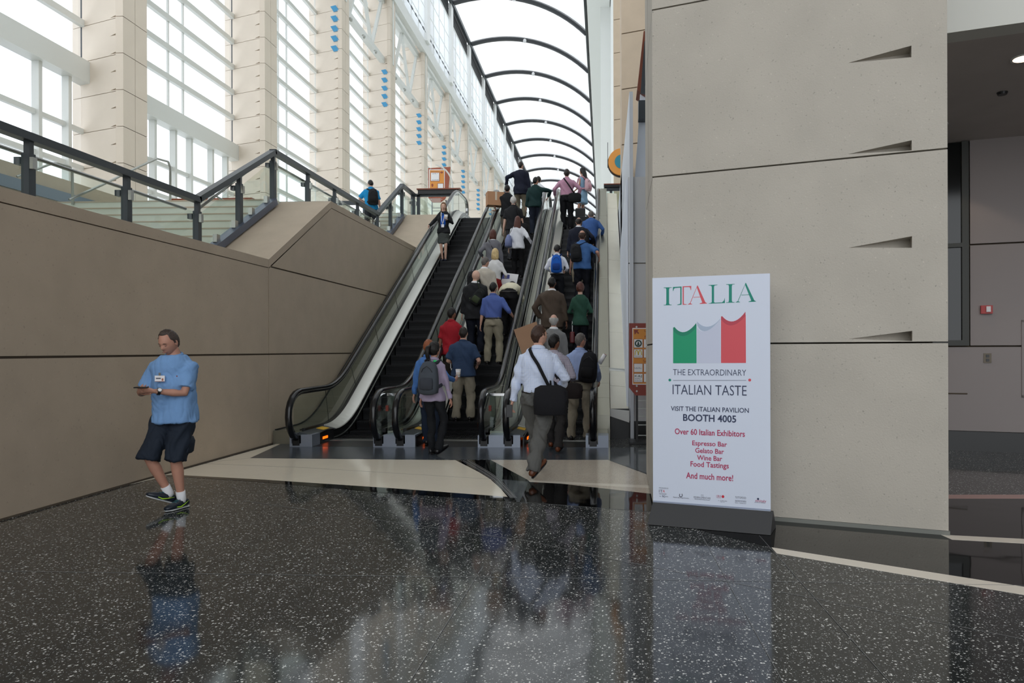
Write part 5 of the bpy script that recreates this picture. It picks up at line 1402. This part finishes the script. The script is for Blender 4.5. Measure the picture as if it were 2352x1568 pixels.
# ---- man in the foreground looking at his phone ----
loc, H = on_floor(402, 750, 6.5)
L1 = person('man in light blue polo and navy shorts looking at a phone by the beige wall', loc, math.pi+.08, H, w=1.03, skin_='t', hair='recede', hairc='ash', thick=.010,
            top=(120, 160, 208), sleeve='short', hem='out', bot=(34, 42, 54), legs='shorts', shoes=(24, 34, 46), face='down', vox=.011, gut=.6, look=(-.22, .44), lean=.03, fold=.014,
            hands={'L': (.03, .31, 1.165), 'R': (.19, .27, 1.155)}, elbow={'L': (-.75, -.25, -1), 'R': (.7, -.5, -1)},
            feet={'L': (-.07, .02, 0), 'R': (.06, .0, .055), 'Rp': -.42, 'Ly': -.35, 'Ry': -.85}, arms_curl=(.75, .75),
            handdir=((Vector((.8, .35, .15)), Vector((-.25, .75, -.6))), (Vector((-.55, .6, .2)), Vector((.3, .75, -.6)))))
p = frame(L1, (0.115, .372, 1.205)); ph = thing('mobile_phone', 'black phone held by the man in the light blue polo', 'phone', p)
ph.rotation_euler = (-.05, 0, math.pi+.08); ph.rotation_mode = 'XYZ'; W[ph.name] = Matrix.Translation(p) @ ph.rotation_euler.to_matrix().to_4x4()
MB().box(-.055, .055, -.030, .030, -.005, .005).build('case', M_black, ph, world=False, bev=.003); MB().box(-.050, .050, -.026, .026, .005, .006).build('screen', mat('phone glass', (20, 24, 30), .08), ph, world=False)
bp = frame(L1, (.035, .205, 1.28)); bd_ = thing('name_badge', 'white name badge clipped to the light blue polo', 'badge', bp, math.pi+.08)
MB().box(-.045, .045, -.002, .004, -.028, .028).build('card', M_paper, bd_, world=False); MB().box(-.008, .008, 0, .007, .028, .055).build('clip', M_steel, bd_, world=False)
MB().box(-.035, -.018, .004, .0046, -.020, .002).build('portrait', mat('badge portrait', (170, 110, 90), .5), bd_, world=False); MB().box(-.010, .034, .004, .0046, -.004, .008).build('print', mat('print grey', (96, 98, 112), .5), bd_, world=False); MB().box(-.044, .044, .004, .0045, -.027, -.024).build('stripe', M_red, bd_, world=False)
a, e, h_ = L1['arms'][0]; wp = frame(L1, e.lerp(h_, .86)); d = (W[L1['t'].name].to_3x3() @ (h_-e)).normalized()
wt = thing('wrist_watch', 'black wrist watch with silver dial on the left wrist of the man in blue', 'watch', wp)
MB().tube([(wp-d*.011)[:], (wp+d*.011)[:]], [.034, .033], 16).build('strap', M_black, wt); nrm_ = (Vector((0, -.8, .35))); nrm_ = (nrm_-d*nrm_.dot(d)).normalized()
MB().tube([(wp+nrm_*.030)[:], (wp+nrm_*.042)[:]], [.021, .020], 16).build('case', M_steel, wt); MB().tube([(wp+nrm_*.042)[:], (wp+nrm_*.0425)[:]], [.015, .015], 16).build('dial', M_paper, wt)
# shoe stripes (green side stripes) and polo emblem, cargo pocket
def child_mesh(P, b, name, m, par=None, smooth=True): return add(name, b.mesh(name, m, smooth, P['S']), par or P['t'])
for i in (0, 1):
    an = L1['legs'][i][2]; pit = (0, -.42)[i]
    for sx in (-1, 1):
        R = Matrix.Translation(an) @ Matrix.Rotation((-.35, -.85)[i], 4, 'Z') @ Matrix.Rotation(-pit, 4, 'X')
        sw = MB().tube([(R @ Vector((sx*.040, .09, -.055)))[:], (R @ Vector((sx*.043, .045, -.062)))[:], (R @ Vector((sx*.040, .0, -.045)))[:], (R @ Vector((sx*.036, -.05, -.020)))[:]], [.003, .006, .004, .0015], 6); child_mesh(L1, sw, 'side_stripe', mat('lime', (170, 220, 50), .5))
    R = Matrix.Translation(an) @ Matrix.Rotation((-.35, -.85)[i], 4, 'Z') @ Matrix.Rotation(-pit, 4, 'X')
    for q in range(4): child_mesh(L1, MB().tube([(R @ Vector((-.022, .035+.022*q, .006-.010*q)))[:], (R @ Vector((.022, .04+.022*q, .006-.010*q)))[:]], [.004, .004], 6), 'lace', mat('teal lace', (40, 110, 120), .6))
for sx in (-1, 1):
    child_mesh(L1, MB().tube([(sx*.150+.015, .02, .54), (sx*.160+.015, .02, .56), (sx*.165+.01, .01, .66), (sx*.155+.01, .01, .70)], [(.07, .012), (.075, .022), (.075, .022), (.07, .008)], 10, up=(1, 0, 0), sq=.4), 'cargo_pocket', cloth((34, 42, 54), 'trouser'))
child_mesh(L1, MB().sphere((-.10, .158, 1.30), (.007, .003, .008), 8, 6), 'emblem', M_red)
child_mesh(L1, MB().tube([(-.055, .060, 1.50), (-.058, .098, 1.465), (-.03, .122, 1.435)], [.016, .020, .006], 6), 'collar_flap', cloth((120, 160, 208)))
child_mesh(L1, MB().tube([(.055, .060, 1.50), (.058, .098, 1.465), (.03, .122, 1.435)], [.016, .020, .006], 6), 'collar_flap', cloth((120, 160, 208)))

child_mesh(L1, MB().tube([(0, .132, 1.42), (0, .156, 1.36), (0, .168, 1.30)], [(.014, .004)]*3, 6, up=(0, 1, 0)), 'placket', cloth((110, 150, 200)))
for z, y in ((1.40, .145), (1.36, .161)): child_mesh(L1, MB().sphere((0, y, z), (.005, .004, .005), 8, 6), 'button', M_paper)
# ---- man in checked shirt walking to the right escalator ----
loc, H = on_floor(1236, 747, 8.25)
W1 = person('man in white checked shirt and grey trousers walking away with a black shoulder bag', loc, -.05, H, w=1.08, skin_='l', hair='recede', hairc='brown', thick=.010, topm=checks('white blue check', (222, 229, 244), (176, 196, 236), 84, .20),
            sleeve='long', hem='tuck', bot=(92, 92, 90), shoes=(96, 54, 32), vox=.012, face=True, look=(-.75, 0), fold=.016, gut=.3, lean=.03,
            feet={'L': (-.07, .42, 0), 'R': (-.02, -.36, .045), 'Rp': -.75, 'Ry': -.85}, hands={'L': (-.32, .04, .84), 'R': (.24, .20, 1.02)}, elbow={'R': (.6, -.8, -.2)}, arms_curl=(.8, .6))
shoulder_bag(W1, 'large black shoulder bag on the right hip of the man in the checked shirt', (26, 26, 30), 1, (.17, -.20, .90), (.07, .19, .17))
p = frame(W1, (-.34, -.025, .765)); o = thing('mobile_phone', 'black phone in the left hand of the man in the checked shirt', 'phone', p, .2)
MB().box(-.036, .036, -.006, .006, -.075, .075).build('case', M_black, o, world=False, bev=.004); MB().box(-.031, .031, .006, .007, -.063, .063).build('screen', MATS['phone glass'], o, world=False)
# ---- man in pale blue shirt with black backpack, start of right escalator ----
loc, H = on_floor(1332, 766, 11.55)
W2 = person('man with glasses in pale blue shirt and khakis at the foot of the right escalator', loc, -.12, H, w=1.04, skin_='t', hair='short', hairc='salt', thick=.009, top=(150, 168, 210), sleeve='long', bot=(146, 138, 122), look=(-.7, 0), gut=.3, group=None, vox=.015, hands={'R': (.30, .14, .98)}, feet={'L': (-.15, 0, 0), 'R': (.12, .0, 0)})
backpack(W2, 'black backpack on the right shoulder of the man in pale blue', (22, 22, 26), off=(.17, -.19, 1.22), sc=.98, straps=(0, 1), rot=.12)
c = frame(W2, (.38, .05, 1.36)); o = thing('rolled_paper', 'rolled white poster under the arm of the man in pale blue', 'poster', c)
MB().tube([c-Vector((.06, .03, .09)), c+Vector((.03, -.02, .06))], [.035, .035], 14).build('roll', M_paper, o, smooth=True); MB().tube([c+Vector((.03, -.021, .061)), c+Vector((.0305, -.0215, .0625))], [.026, .026], 12).build('roll_end', M_red, o)
b = MB(); HM = W2['HM']
for sx in (-1, 1): b.tube([(HM @ Vector((sx*.08, 0, .012)))[:], (HM @ Vector((sx*.062, .085, .010)))[:]], [.0025, .0025], 6); b.tube([(HM @ Vector((sx*.031+.017*math.cos(k*math.pi/5), .103, .006+.014*math.sin(k*math.pi/5))))[:] for k in range(11)], [.0018]*11, 5)
child_mesh(W2, b, 'glasses', M_black)
# ---- man between them in dark vest and checked sleeves ----
loc, H = on_floor(1272, 768, 10.25)
W3 = person('dark haired man in black vest over checked shirt between the two blue shirted men', loc, -.1, H, w=1.0, skin_='b', hairc='black', thick=.010, topm=checks('purple check', (226, 222, 232), (70, 60, 100), 60, .28), sleeve='long', hem='out', bot=(52, 50, 50), shoes=(110, 58, 30), look=(-.5, 0), vox=.015,
            hands={'R': (.24, .22, 1.08)}, feet={'L': (-.10, .30, 0), 'R': (.08, -.10, .02), 'Rp': -.3})
b = MB(); b.tube([(0, 0, .84), (0, 0, 1.1), (0, 0, 1.3), (0, 0, 1.42), (0, 0, 1.47)], [(.195, .15), (.185, .142), (.20, .145), (.185, .128), (.12, .10)], 20, up=(0, 1, 0)); child_mesh(W3, b, 'vest', cloth((28, 28, 34)))
shoulder_bag(W3, 'dark brown holdall beside the man in the black vest', (34, 28, 28), 1, (.25, -.10, .93), (.07, .19, .12), name='holdall')
# ---- right escalator riders ----
def rider3(label, px, y, H0, **kw):
    off = kw.pop('off', 0.0); k = kw.pop('k', None)
    loc, H = on_step(px, y, H0, off, k); kw.setdefault('skin_', 'l'); kw.setdefault('vox', .02)
    kw.setdefault('feet', {'L': (-.10, 0, 0), 'R': (.10, 0, 0)})
    return person(label, loc, kw.pop('head', 0.0), H, **kw)
A1 = rider3('grey haired man in grey jacket low on the right escalator carrying a brown board', 1272, 722, 1.76, hair='fringe', hairc='grey', top=(128, 128, 128), hem='jacket', coat=True, bot=(70, 70, 74), hands={'L': (-.36, .16, 1.18)}, elbow={'L': (-.8, -.4, -.5)})
Y = A1['t'].location.y-.25
c4 = [on_y(px, py, Y) for px, py in ((1180, 757), (1232, 738), (1246, 790), (1200, 815))]
o = thing('cardboard_sheet', 'brown cardboard sheet held left of the grey haired man', 'cardboard', (c4[0]+c4[2])/2)
MB().prism([v[:] for v in c4], (0, .05, 0)).build('sheet', mat('cardboard', (168, 132, 104), .8, var=.05), o); MB().prism([(v+Vector((-.015, -.004, 0)))[:] for v in (c4[0], c4[3], (c4[3]+c4[0])/2)], (0, .06, 0)).build('edge', mat('cardboard dark', (120, 90, 70), .8), o)
A2 = rider3('man in brown suit jacket beside the woman in green on the right escalator', 1268, 636, 1.84, w=1.12, skin_='b', hairc='black', thick=.008, top=(80, 68, 58), hem='jacket', coat=True, bot=(120, 114, 100), hands={'L': (-.24, .10, .95)}, elbow={'L': (-1, -.3, 0)})
A3 = rider3('woman in dark green top with pinned up hair on the right escalator', 1333, 648, 1.66, w=.90, skin_='p', hair='bun', hairc='auburn', top=(42, 76, 62), hem='out', bot=(22, 24, 32), legs='long', collar=False, hands={'L': (-.15, .2, 1.1), 'R': (.15, .2, 1.1)})
o = thing('red_handbag', 'small dark red bag hanging by the left side of the woman in green', 'bag', frame(A3, (-.17, .02, .58)))
MB().box(-.05, .05, -.13, .13, -.12, .12).build('bag_body', mat('dark red leather', (96, 24, 28), .4), o, world=False, bev=.02); MB().tube([(0, -.09, .11), (0, -.05, .34), (0, .05, .34), (0, .09, .11)], [.008]*4, 6).build('handle', M_paper, o, world=False, smooth=True)
A4 = rider3('young man in white shirt wearing a bright blue backpack', 1280, 560, 1.70, w=.96, hairc='black', top=(226, 228, 236), bot=(20, 22, 28), look=(0, .3), hands={'L': (-.2, .2, 1.1), 'R': (.2, .2, 1.1)})
backpack(A4, 'bright blue backpack on the young man in white', (28, 90, 182), sc=.92, pocket=(24, 60, 130))
A5 = rider3('balding man in blue polo holding the right rail of the right escalator', 1338, 529, 1.82, w=1.1, skin_='t', hair='fringe', hairc='brown', top=(66, 104, 156), sleeve='short', hem='out', bot=(24, 26, 34), hands={'R': (.40, .10, 1.12)}, elbow={'R': (.7, -.6, -.6)}, gut=.6)
backpack(A5, 'black sling backpack on the left of the man in blue polo', (28, 28, 30), off=(-.14, -.2, 1.22), sc=.86, straps=(0, 1), rot=-.05)
A6 = rider3('bald man in navy suit jacket with a backpack above the blue polo man', 1330, 498, 1.80, w=1.1, hair='fringe', hairc='dark', top=(28, 32, 46), hem='jacket', coat=True, bot=(140, 128, 110), hands={'R': (.38, .10, 1.1)}, look=(0, .25))
backpack(A6, 'black backpack on the right shoulder of the navy suit man', (24, 26, 30), off=(.14, -.21, 1.18), sc=.92, straps=(0, 1), rot=-.1)
A7 = rider3('man in blue shirt near the top of the right escalator behind the suit man', 1358, 476, 1.74, w=1.08, hair='short', hairc='salt', thick=.006, top=(60, 94, 152), sleeve='long', hem='out', bot=(40, 42, 50), lean=.35, hands={'R': (.30, .25, 1.05)})
A8 = rider3('man in pink shirt and black trousers at the top of the right escalator', 1303, 388, 1.84, w=1.08, hair='short', hairc='dark', top=(188, 142, 164), sleeve='long', bot=(22, 22, 26), hands={'L': (-.36, .12, 1.04), 'R': (.32, .14, 1.0)}, elbow={'R': (.9, -.5, 0)})
shoulder_bag(A8, 'black laptop bag on the right hip of the man in pink', (24, 26, 28), 1, (.23, -.12, .92), (.06, .18, .13))
loc, H = on_floor(1340, 385, 24.3, Z3)
A9 = person('young woman in light blue dress with long black hair on the upper floor', loc, .95, H, w=.88, skin_='t', hair='long', hairc='black', top=(132, 164, 190), sleeve='none', hem='dress', legs='none', shoes=(60, 50, 46), collar=False, vox=.02, hands={'L': (-.12, .24, 1.05)})
backpack(A9, 'small pink floral backpack on the woman in the blue dress', (206, 168, 176), off=(0, -.2, 1.2), sc=.80, pocket=(190, 140, 152))
p = on_y(1333, 470, 23.9); o = thing('wheeled_case', 'small black wheeled case behind the man in pink on the upper floor', 'suitcase', (p.x, 23.9, Z3+.004))
MB().box(-.17, .17, -.1, .1, .04, .46).build('case_body', M_black, o, world=False, bev=.03); MB().bar((0, .08, .44), (0, .08, .62), .03).build('handle', M_black, o, world=False)
for sx in (-1, 1): MB().tube([(sx*.13-.015, .07, .03), (sx*.13+.015, .07, .03)], [.03, .03], 10).build('wheel', M_rubber, o, world=False)
# ---- middle escalator ----
loc, H = on_floor(996, 785, 9.98)
B1 = person('woman with dark ponytail and grey backpack walking to the middle escalator', loc, -.12, H, w=.90, skin_='t', hair='ponytail', hairc='black', top=(160, 148, 172), sleeve='long', hem='out', bot=(22, 24, 28), shoes=(18, 18, 20), vox=.015, look=(-.5, 0),
            feet={'L': (-.05, .02, 0), 'R': (.12, -.12, .03), 'Rp': -.45, 'Ry': -.5}, hands={'L': (-.24, .06, .84), 'R': (.26, .05, .86)})
backpack(B1, 'large grey backpack on the woman with the dark ponytail', (70, 76, 84), off=(0, -.22, 1.22), sc=1.02, pocket=(58, 62, 70))
child_mesh(B1, MB().sphere((.07, -.12, 1.47), (.035, .02, .02), 10, 8), 'collar_clip', mat('bright green', (40, 200, 110), .5))
loc, H = on_floor(984, 780, 10.75)
B2 = person('man with reddish hair in bright blue shirt half hidden behind the ponytailed woman', loc, -.1, max(H, 1.66), w=1.0, skin_='l', hair='recede', hairc='red', top=(78, 122, 186), sleeve='long', hem='tuck', bot=(38, 48, 66), hands={'R': (.40, .16, 1.10)}, elbow={'R': (.4, -1, -.6)}, vox=.016, arms_curl=(.35, .9), handdir=(None, (Vector((.3, .6, .45)), Vector((.9, -.2, 0)))), feet={'L': (-.1, .2, 0), 'R': (.1, -.1, 0)})
def cup(label, c, s=1.0):
    o = thing('coffee_cup', label, 'cup', c)
    MB().tube([(0, 0, -.06), (0, 0, .05)], [.030, .040], 16).build('cup_body', M_paper, o, world=False, smooth=True)
    MB().tube([(0, 0, .05), (0, 0, .062), (0, 0, .066)], [.043, .043, .036], 16).build('lid', mat('cup lid', (232, 232, 228), .4), o, world=False)
    MB().tube([(0, 0, -.035), (0, 0, .02)], [.0335, .0375], 16).build('sleeve_band', mat('kraft', (214, 206, 196), .7), o, world=False, smooth=True); return o
cup('white coffee cup with lid in the raised hand of the reddish haired man', frame(B2, (.435, .24, 1.21)))
def rider2(*a, **kw): return rider3(*a, **kw)
B3 = rider2('stocky man in navy polo and khakis on the lowest steps of the middle escalator', 1064, 750, 1.78, w=1.14, skin_='l', hair='short', hairc='dark', thick=.007, top=(48, 66, 94), sleeve='short', hem='out', bot=(148, 140, 124), k=1, off=-.05, gut=.5, hands={'R': (.24, .20, 1.05), 'L': (-.2, .22, 1.08)}, vox=.016, feet={'L': (-.14, 0, 0), 'R': (.13, 0, 0)})
c = frame(B3, (-.25, .06, 1.15)); o = thing('folder', 'dark folder tucked under the left arm of the man in navy polo', 'folder', c, .1)
MB().box(-.012, .012, -.03, .2, -.16, .16).build('cover', M_black, o, world=False); MB().box(-.005, .005, -.035, -.02, -.155, .155).build('pages', M_paper, o, world=False)
B4 = rider2('man in red polo in front of the navy polo man', 1037, 705, 1.75, w=1.0, skin_='b', hairc='black', thick=.008, top=(158, 30, 42), sleeve='short', hem='out', bot=(60, 54, 50), look=(-.5, 0), vox=.018)
B5 = rider2('man in royal blue shirt and khakis holding the rail mid way up', 1133, 647, 1.78, w=1.06, skin_='l', hairc='black', thick=.008, top=(84, 104, 168), sleeve='rolled', bot=(150, 143, 124), hands={'R': (.42, .16, 1.02)}, elbow={'R': (.5, -.8, -.6)}, look=(-.2, 0), vox=.016, feet={'L': (-.13, 0, 0), 'R': (.13, 0, 0)})
B6 = rider2('bald man in black jacket with a green and black sling bag', 1092, 618, 1.80, w=1.08, skin_='p', hair='bald', top=(34, 35, 38), hem='jacket', coat=True, bot=(26, 30, 42), look=(-.5, .1))
backpack(B6, 'dark green and black sling pack on the bald man in black', (30, 32, 32), off=(.10, -.2, 1.2), sc=.72, straps=(1, 0), rot=.6, pocket=(62, 72, 50))
B7 = rider2('man in cream shirt bending far forward on the middle escalator', 1172, 640, 1.74, w=1.05, k=10, hair='short', hairc='dark', top=(222, 216, 190), sleeve='long', bot=(26, 26, 28), lean=1.15, hands={'L': (-.2, .5, .75), 'R': (.2, .5, .75)}) if False else None
loc, _ = on_step(1168, 640, 1.74, 0, 9)
B7 = person('man in cream shirt bending far forward beside the bald man', loc, 0, 1.80, w=1.1, hair='short', hairc='dark', top=(222, 216, 190), sleeve='long', bot=(26, 26, 28), lean=1.2, hands={'L': (-.2, .5, .75), 'R': (.2, .5, .75)}, vox=.02)
B8 = rider2('man in beige suit jacket with black backpack on his left shoulder', 1113, 587, 1.80, w=1.05, hair='short', hairc='salt', thick=.007, top=(196, 188, 174), hem='jacket', coat=True, bot=(170, 160, 146), look=(-.4, .2))
backpack(B8, 'black backpack on the left shoulder of the beige suit man', (24, 25, 28), off=(-.20, -.18, 1.2), sc=.98, straps=(0, 0), rot=-.12)
B9 = rider2('blonde woman in white blouse and dark red skirt on the middle escalator', 1138, 569, 1.66, w=.90, skin_='p', hair='bob', hairc='blonde', top=(222, 222, 222), sleeve='long', hem='tuck', legs='skirt', bot=(130, 30, 30), collar=False, hands={'R': (.22, .22, 1.02)})
Yp = B9['t'].location.y+.1; c4 = [on_y(px, py, Yp) for px, py in ((1157, 626), (1191, 630), (1183, 668), (1148, 655))]
o = thing('poster_board', 'white and blue poster board held by the blonde woman', 'poster', (c4[0]+c4[2])/2)
MB().prism([v[:] for v in c4], (0, .015, 0)).build('sheet', M_paper, o); c4 = [on_y(px, py, Yp-.003) for px, py in ((1156, 629), (1171, 631), (1170, 640), (1152, 640))]
MB().prism([v[:] for v in c4], (0, .002, 0)).build('print', mat('poster blue', (60, 66, 140), .5), o)
B10 = rider2('woman with brown bobbed hair in grey jacket above the blonde woman', 1133, 525, 1.66, w=.94, skin_='p', hair='bob', hairc='auburn', top=(108, 108, 114), hem='jacket', coat=True, bot=(34, 34, 38), hands={'L': (-.30, .12, 1.1)})
child_mesh(B10, MB().tube([(-.10, -.10, 1.49), (0, -.155, 1.3), (.12, -.17, 1.12), (.2, -.12, .95)], [(.012, .004)]*4, 6, up=(0, 1, 0)), 'bag_strap', M_black)
B11 = rider2('woman with long brown hair in white shirt holding the right rail of the middle escalator', 1190, 495, 1.66, w=.98, skin_='p', hair='long', hairc='auburn', top=(224, 226, 232), sleeve='long', hem='out', bot=(18, 18, 20), collar=False, hands={'R': (.40, .08, 1.0)}, elbow={'R': (.5, -.5, -.9)})
o = bagthing('tote_bag', 'blue patterned tote bag on the left shoulder of the long haired woman', 'bag', B11, (-.25, -.1, 1.08))
mt = checks('blue tote pattern', (86, 96, 140), (150, 160, 196), 30, .3)
add('bag_body', MB().tube([(0, 0, -.2), (0, 0, -.18), (0, 0, 0), (.01, 0, .12), (.02, 0, .15)], [(.08, .14), (.10, .17), (.09, .16), (.05, .12), (.02, .10)], 16, up=(0, 1, 0), sq=.4).mesh('bag_body', mt, True), o)
for dy in (-.09, .09): add('strap', MB().tube([(.02, dy, .12), (.09, dy*.8, .26), (.13, dy*.4+.0, .38), (.13, .05, .39)], [(.008, .004)]*4, 6).mesh('strap', M_black, True), o)
B12 = rider2('grey haired man in black polo above the long haired woman', 1180, 449, 1.76, w=1.06, skin_='p', hair='short', hairc='white', thick=.010, top=(30, 31, 34), sleeve='short', hem='out', bot=(60, 60, 64))
shoulder_bag(B12, 'black bag hanging right of the grey haired man in black', (26, 26, 28), 1, (.24, -.08, .90), (.06, .17, .12), shoulder='same')
B13 = rider2('man in black shirt carrying a cardboard box near the top', 1166, 422, 1.78, w=1.02, hairc='black', thick=.008, top=(26, 27, 30), sleeve='short', hem='out', bot=(110, 100, 90), hands={'L': (-.36, .18, 1.06)}, elbow={'L': (-.9, -.4, -.4)}, handdir=((Vector((-.9, .3, 0)), Vector((0, -.2, -1))), None), arms_curl=(.1, .35))
Yp = B13['t'].location.y
q = on_y(1137, 458, Yp+.05); o = thing('cardboard_box', 'brown cardboard box carried near the top of the middle escalator', 'box', (q.x, q.y, q.z), .35)
MB().box(-.25, .25, -.16, .16, -.20, .20).build('carton', mat('carton brown', (176, 132, 98), .8, var=.05), o, world=False); MB().box(-.03, .03, -.163, .163, .198, .203).build('packing_tape', mat('tape', (206, 190, 170), .3), o, world=False); MB().box(-.03, .03, -.163, -.158, -.05, .2).build('packing_tape', MATS['tape'], o, world=False)
B14 = rider2('tall man in navy blazer stepping off at the top of the middle escalator', 1197, 369, 1.86, w=1.1, hair='short', hairc='dark', thick=.007, top=(26, 30, 46), hem='jacket', coat=True, bot=(120, 112, 96), look=(-.4, 0), hands={'L': (-.44, -.02, 1.02)}, elbow={'L': (-.7, -.6, 0)})
B15 = rider2('man in dark green shirt leaning on the right rail near the top', 1231, 405, 1.78, w=1.1, skin_='t', hairc='black', thick=.008, top=(24, 50, 50), sleeve='long', hem='out', bot=(34, 40, 54), look=(-.5, 0), hands={'R': (.36, .28, 1.22)}, elbow={'R': (1, 0, .1)})
loc, H = on_floor(1238, 404, 25.0, Z3)
B16 = person('man in white shirt on the upper floor just beyond the green shirted man', loc, 0, H, w=1.0, hairc='black', top=(226, 228, 232), sleeve='short', bot=(50, 50, 56), vox=.022)
# ---- left escalator: woman coming down ----
loc, H = on_step(1020, 461, 1.66)
R1 = person('woman in blue top, black jacket and grey skirt coming down the left escalator', loc, math.pi+.05, H, w=.90, skin_='p', hair='long', hairc='light', top=(30, 31, 34), hem='out', coat=True, collar=False, bot=(74, 78, 76), legs='skirt', shoes=(20, 24, 50), vox=.014, face=True,
            hands={'R': (.40, .16, 1.05), 'L': (-.15, .24, 1.22)}, elbow={'R': (.6, -.7, -.5)}, feet={'L': (-.05, .0, 0), 'R': (.05, -.06, .0)}, look=(.1, .2))
b = MB().tube([(0, .045, 1.0), (0, .045, 1.15), (0, .05, 1.3), (0, .045, 1.40), (0, .03, 1.46)], [(.10, .105), (.10, .105), (.11, .105), (.10, .09), (.05, .06)], 16, up=(0, 1, 0)); child_mesh(R1, b, 'blouse', cloth((26, 84, 176)))
for sx in (-1, 1): child_mesh(R1, MB().tube([(sx*.055, .09, 1.47), (sx*.05, .148, 1.36), (sx*.03, .168, 1.2), (0, .168, 1.10)], [(.010, .003)]*4, 6, up=(0, 1, 0)), 'lanyard', M_paper)
child_mesh(R1, MB().box(-.04, .04, .166, .172, 1.0, 1.09), 'badge', M_paper, smooth=False)
cup('white paper cup held by the woman coming down the left escalator', frame(R1, (-.14, .34, 1.27)))
# ---- man on the stairs ----
loc, H = on_floor(853, 407, 20.6, 4.87)
S1 = person('man in bright blue polo with black backpack climbing the left stairs', (loc[0], 20.6, 4.9), .25, H, w=1.06, skin_='l', hairc='black', thick=.009, top=(26, 134, 190), sleeve='short', hem='out', bot=(38, 40, 46), look=(.3, .3), vox=.018, hands={'L': (-.16, .2, 1.08)}, elbow={'L': (-1, -.4, -.3)})
backpack(S1, 'black backpack on the man in bright blue climbing the stairs', (24, 25, 28), off=(.08, -.22, 1.2), sc=1.0, straps=(1, 1))
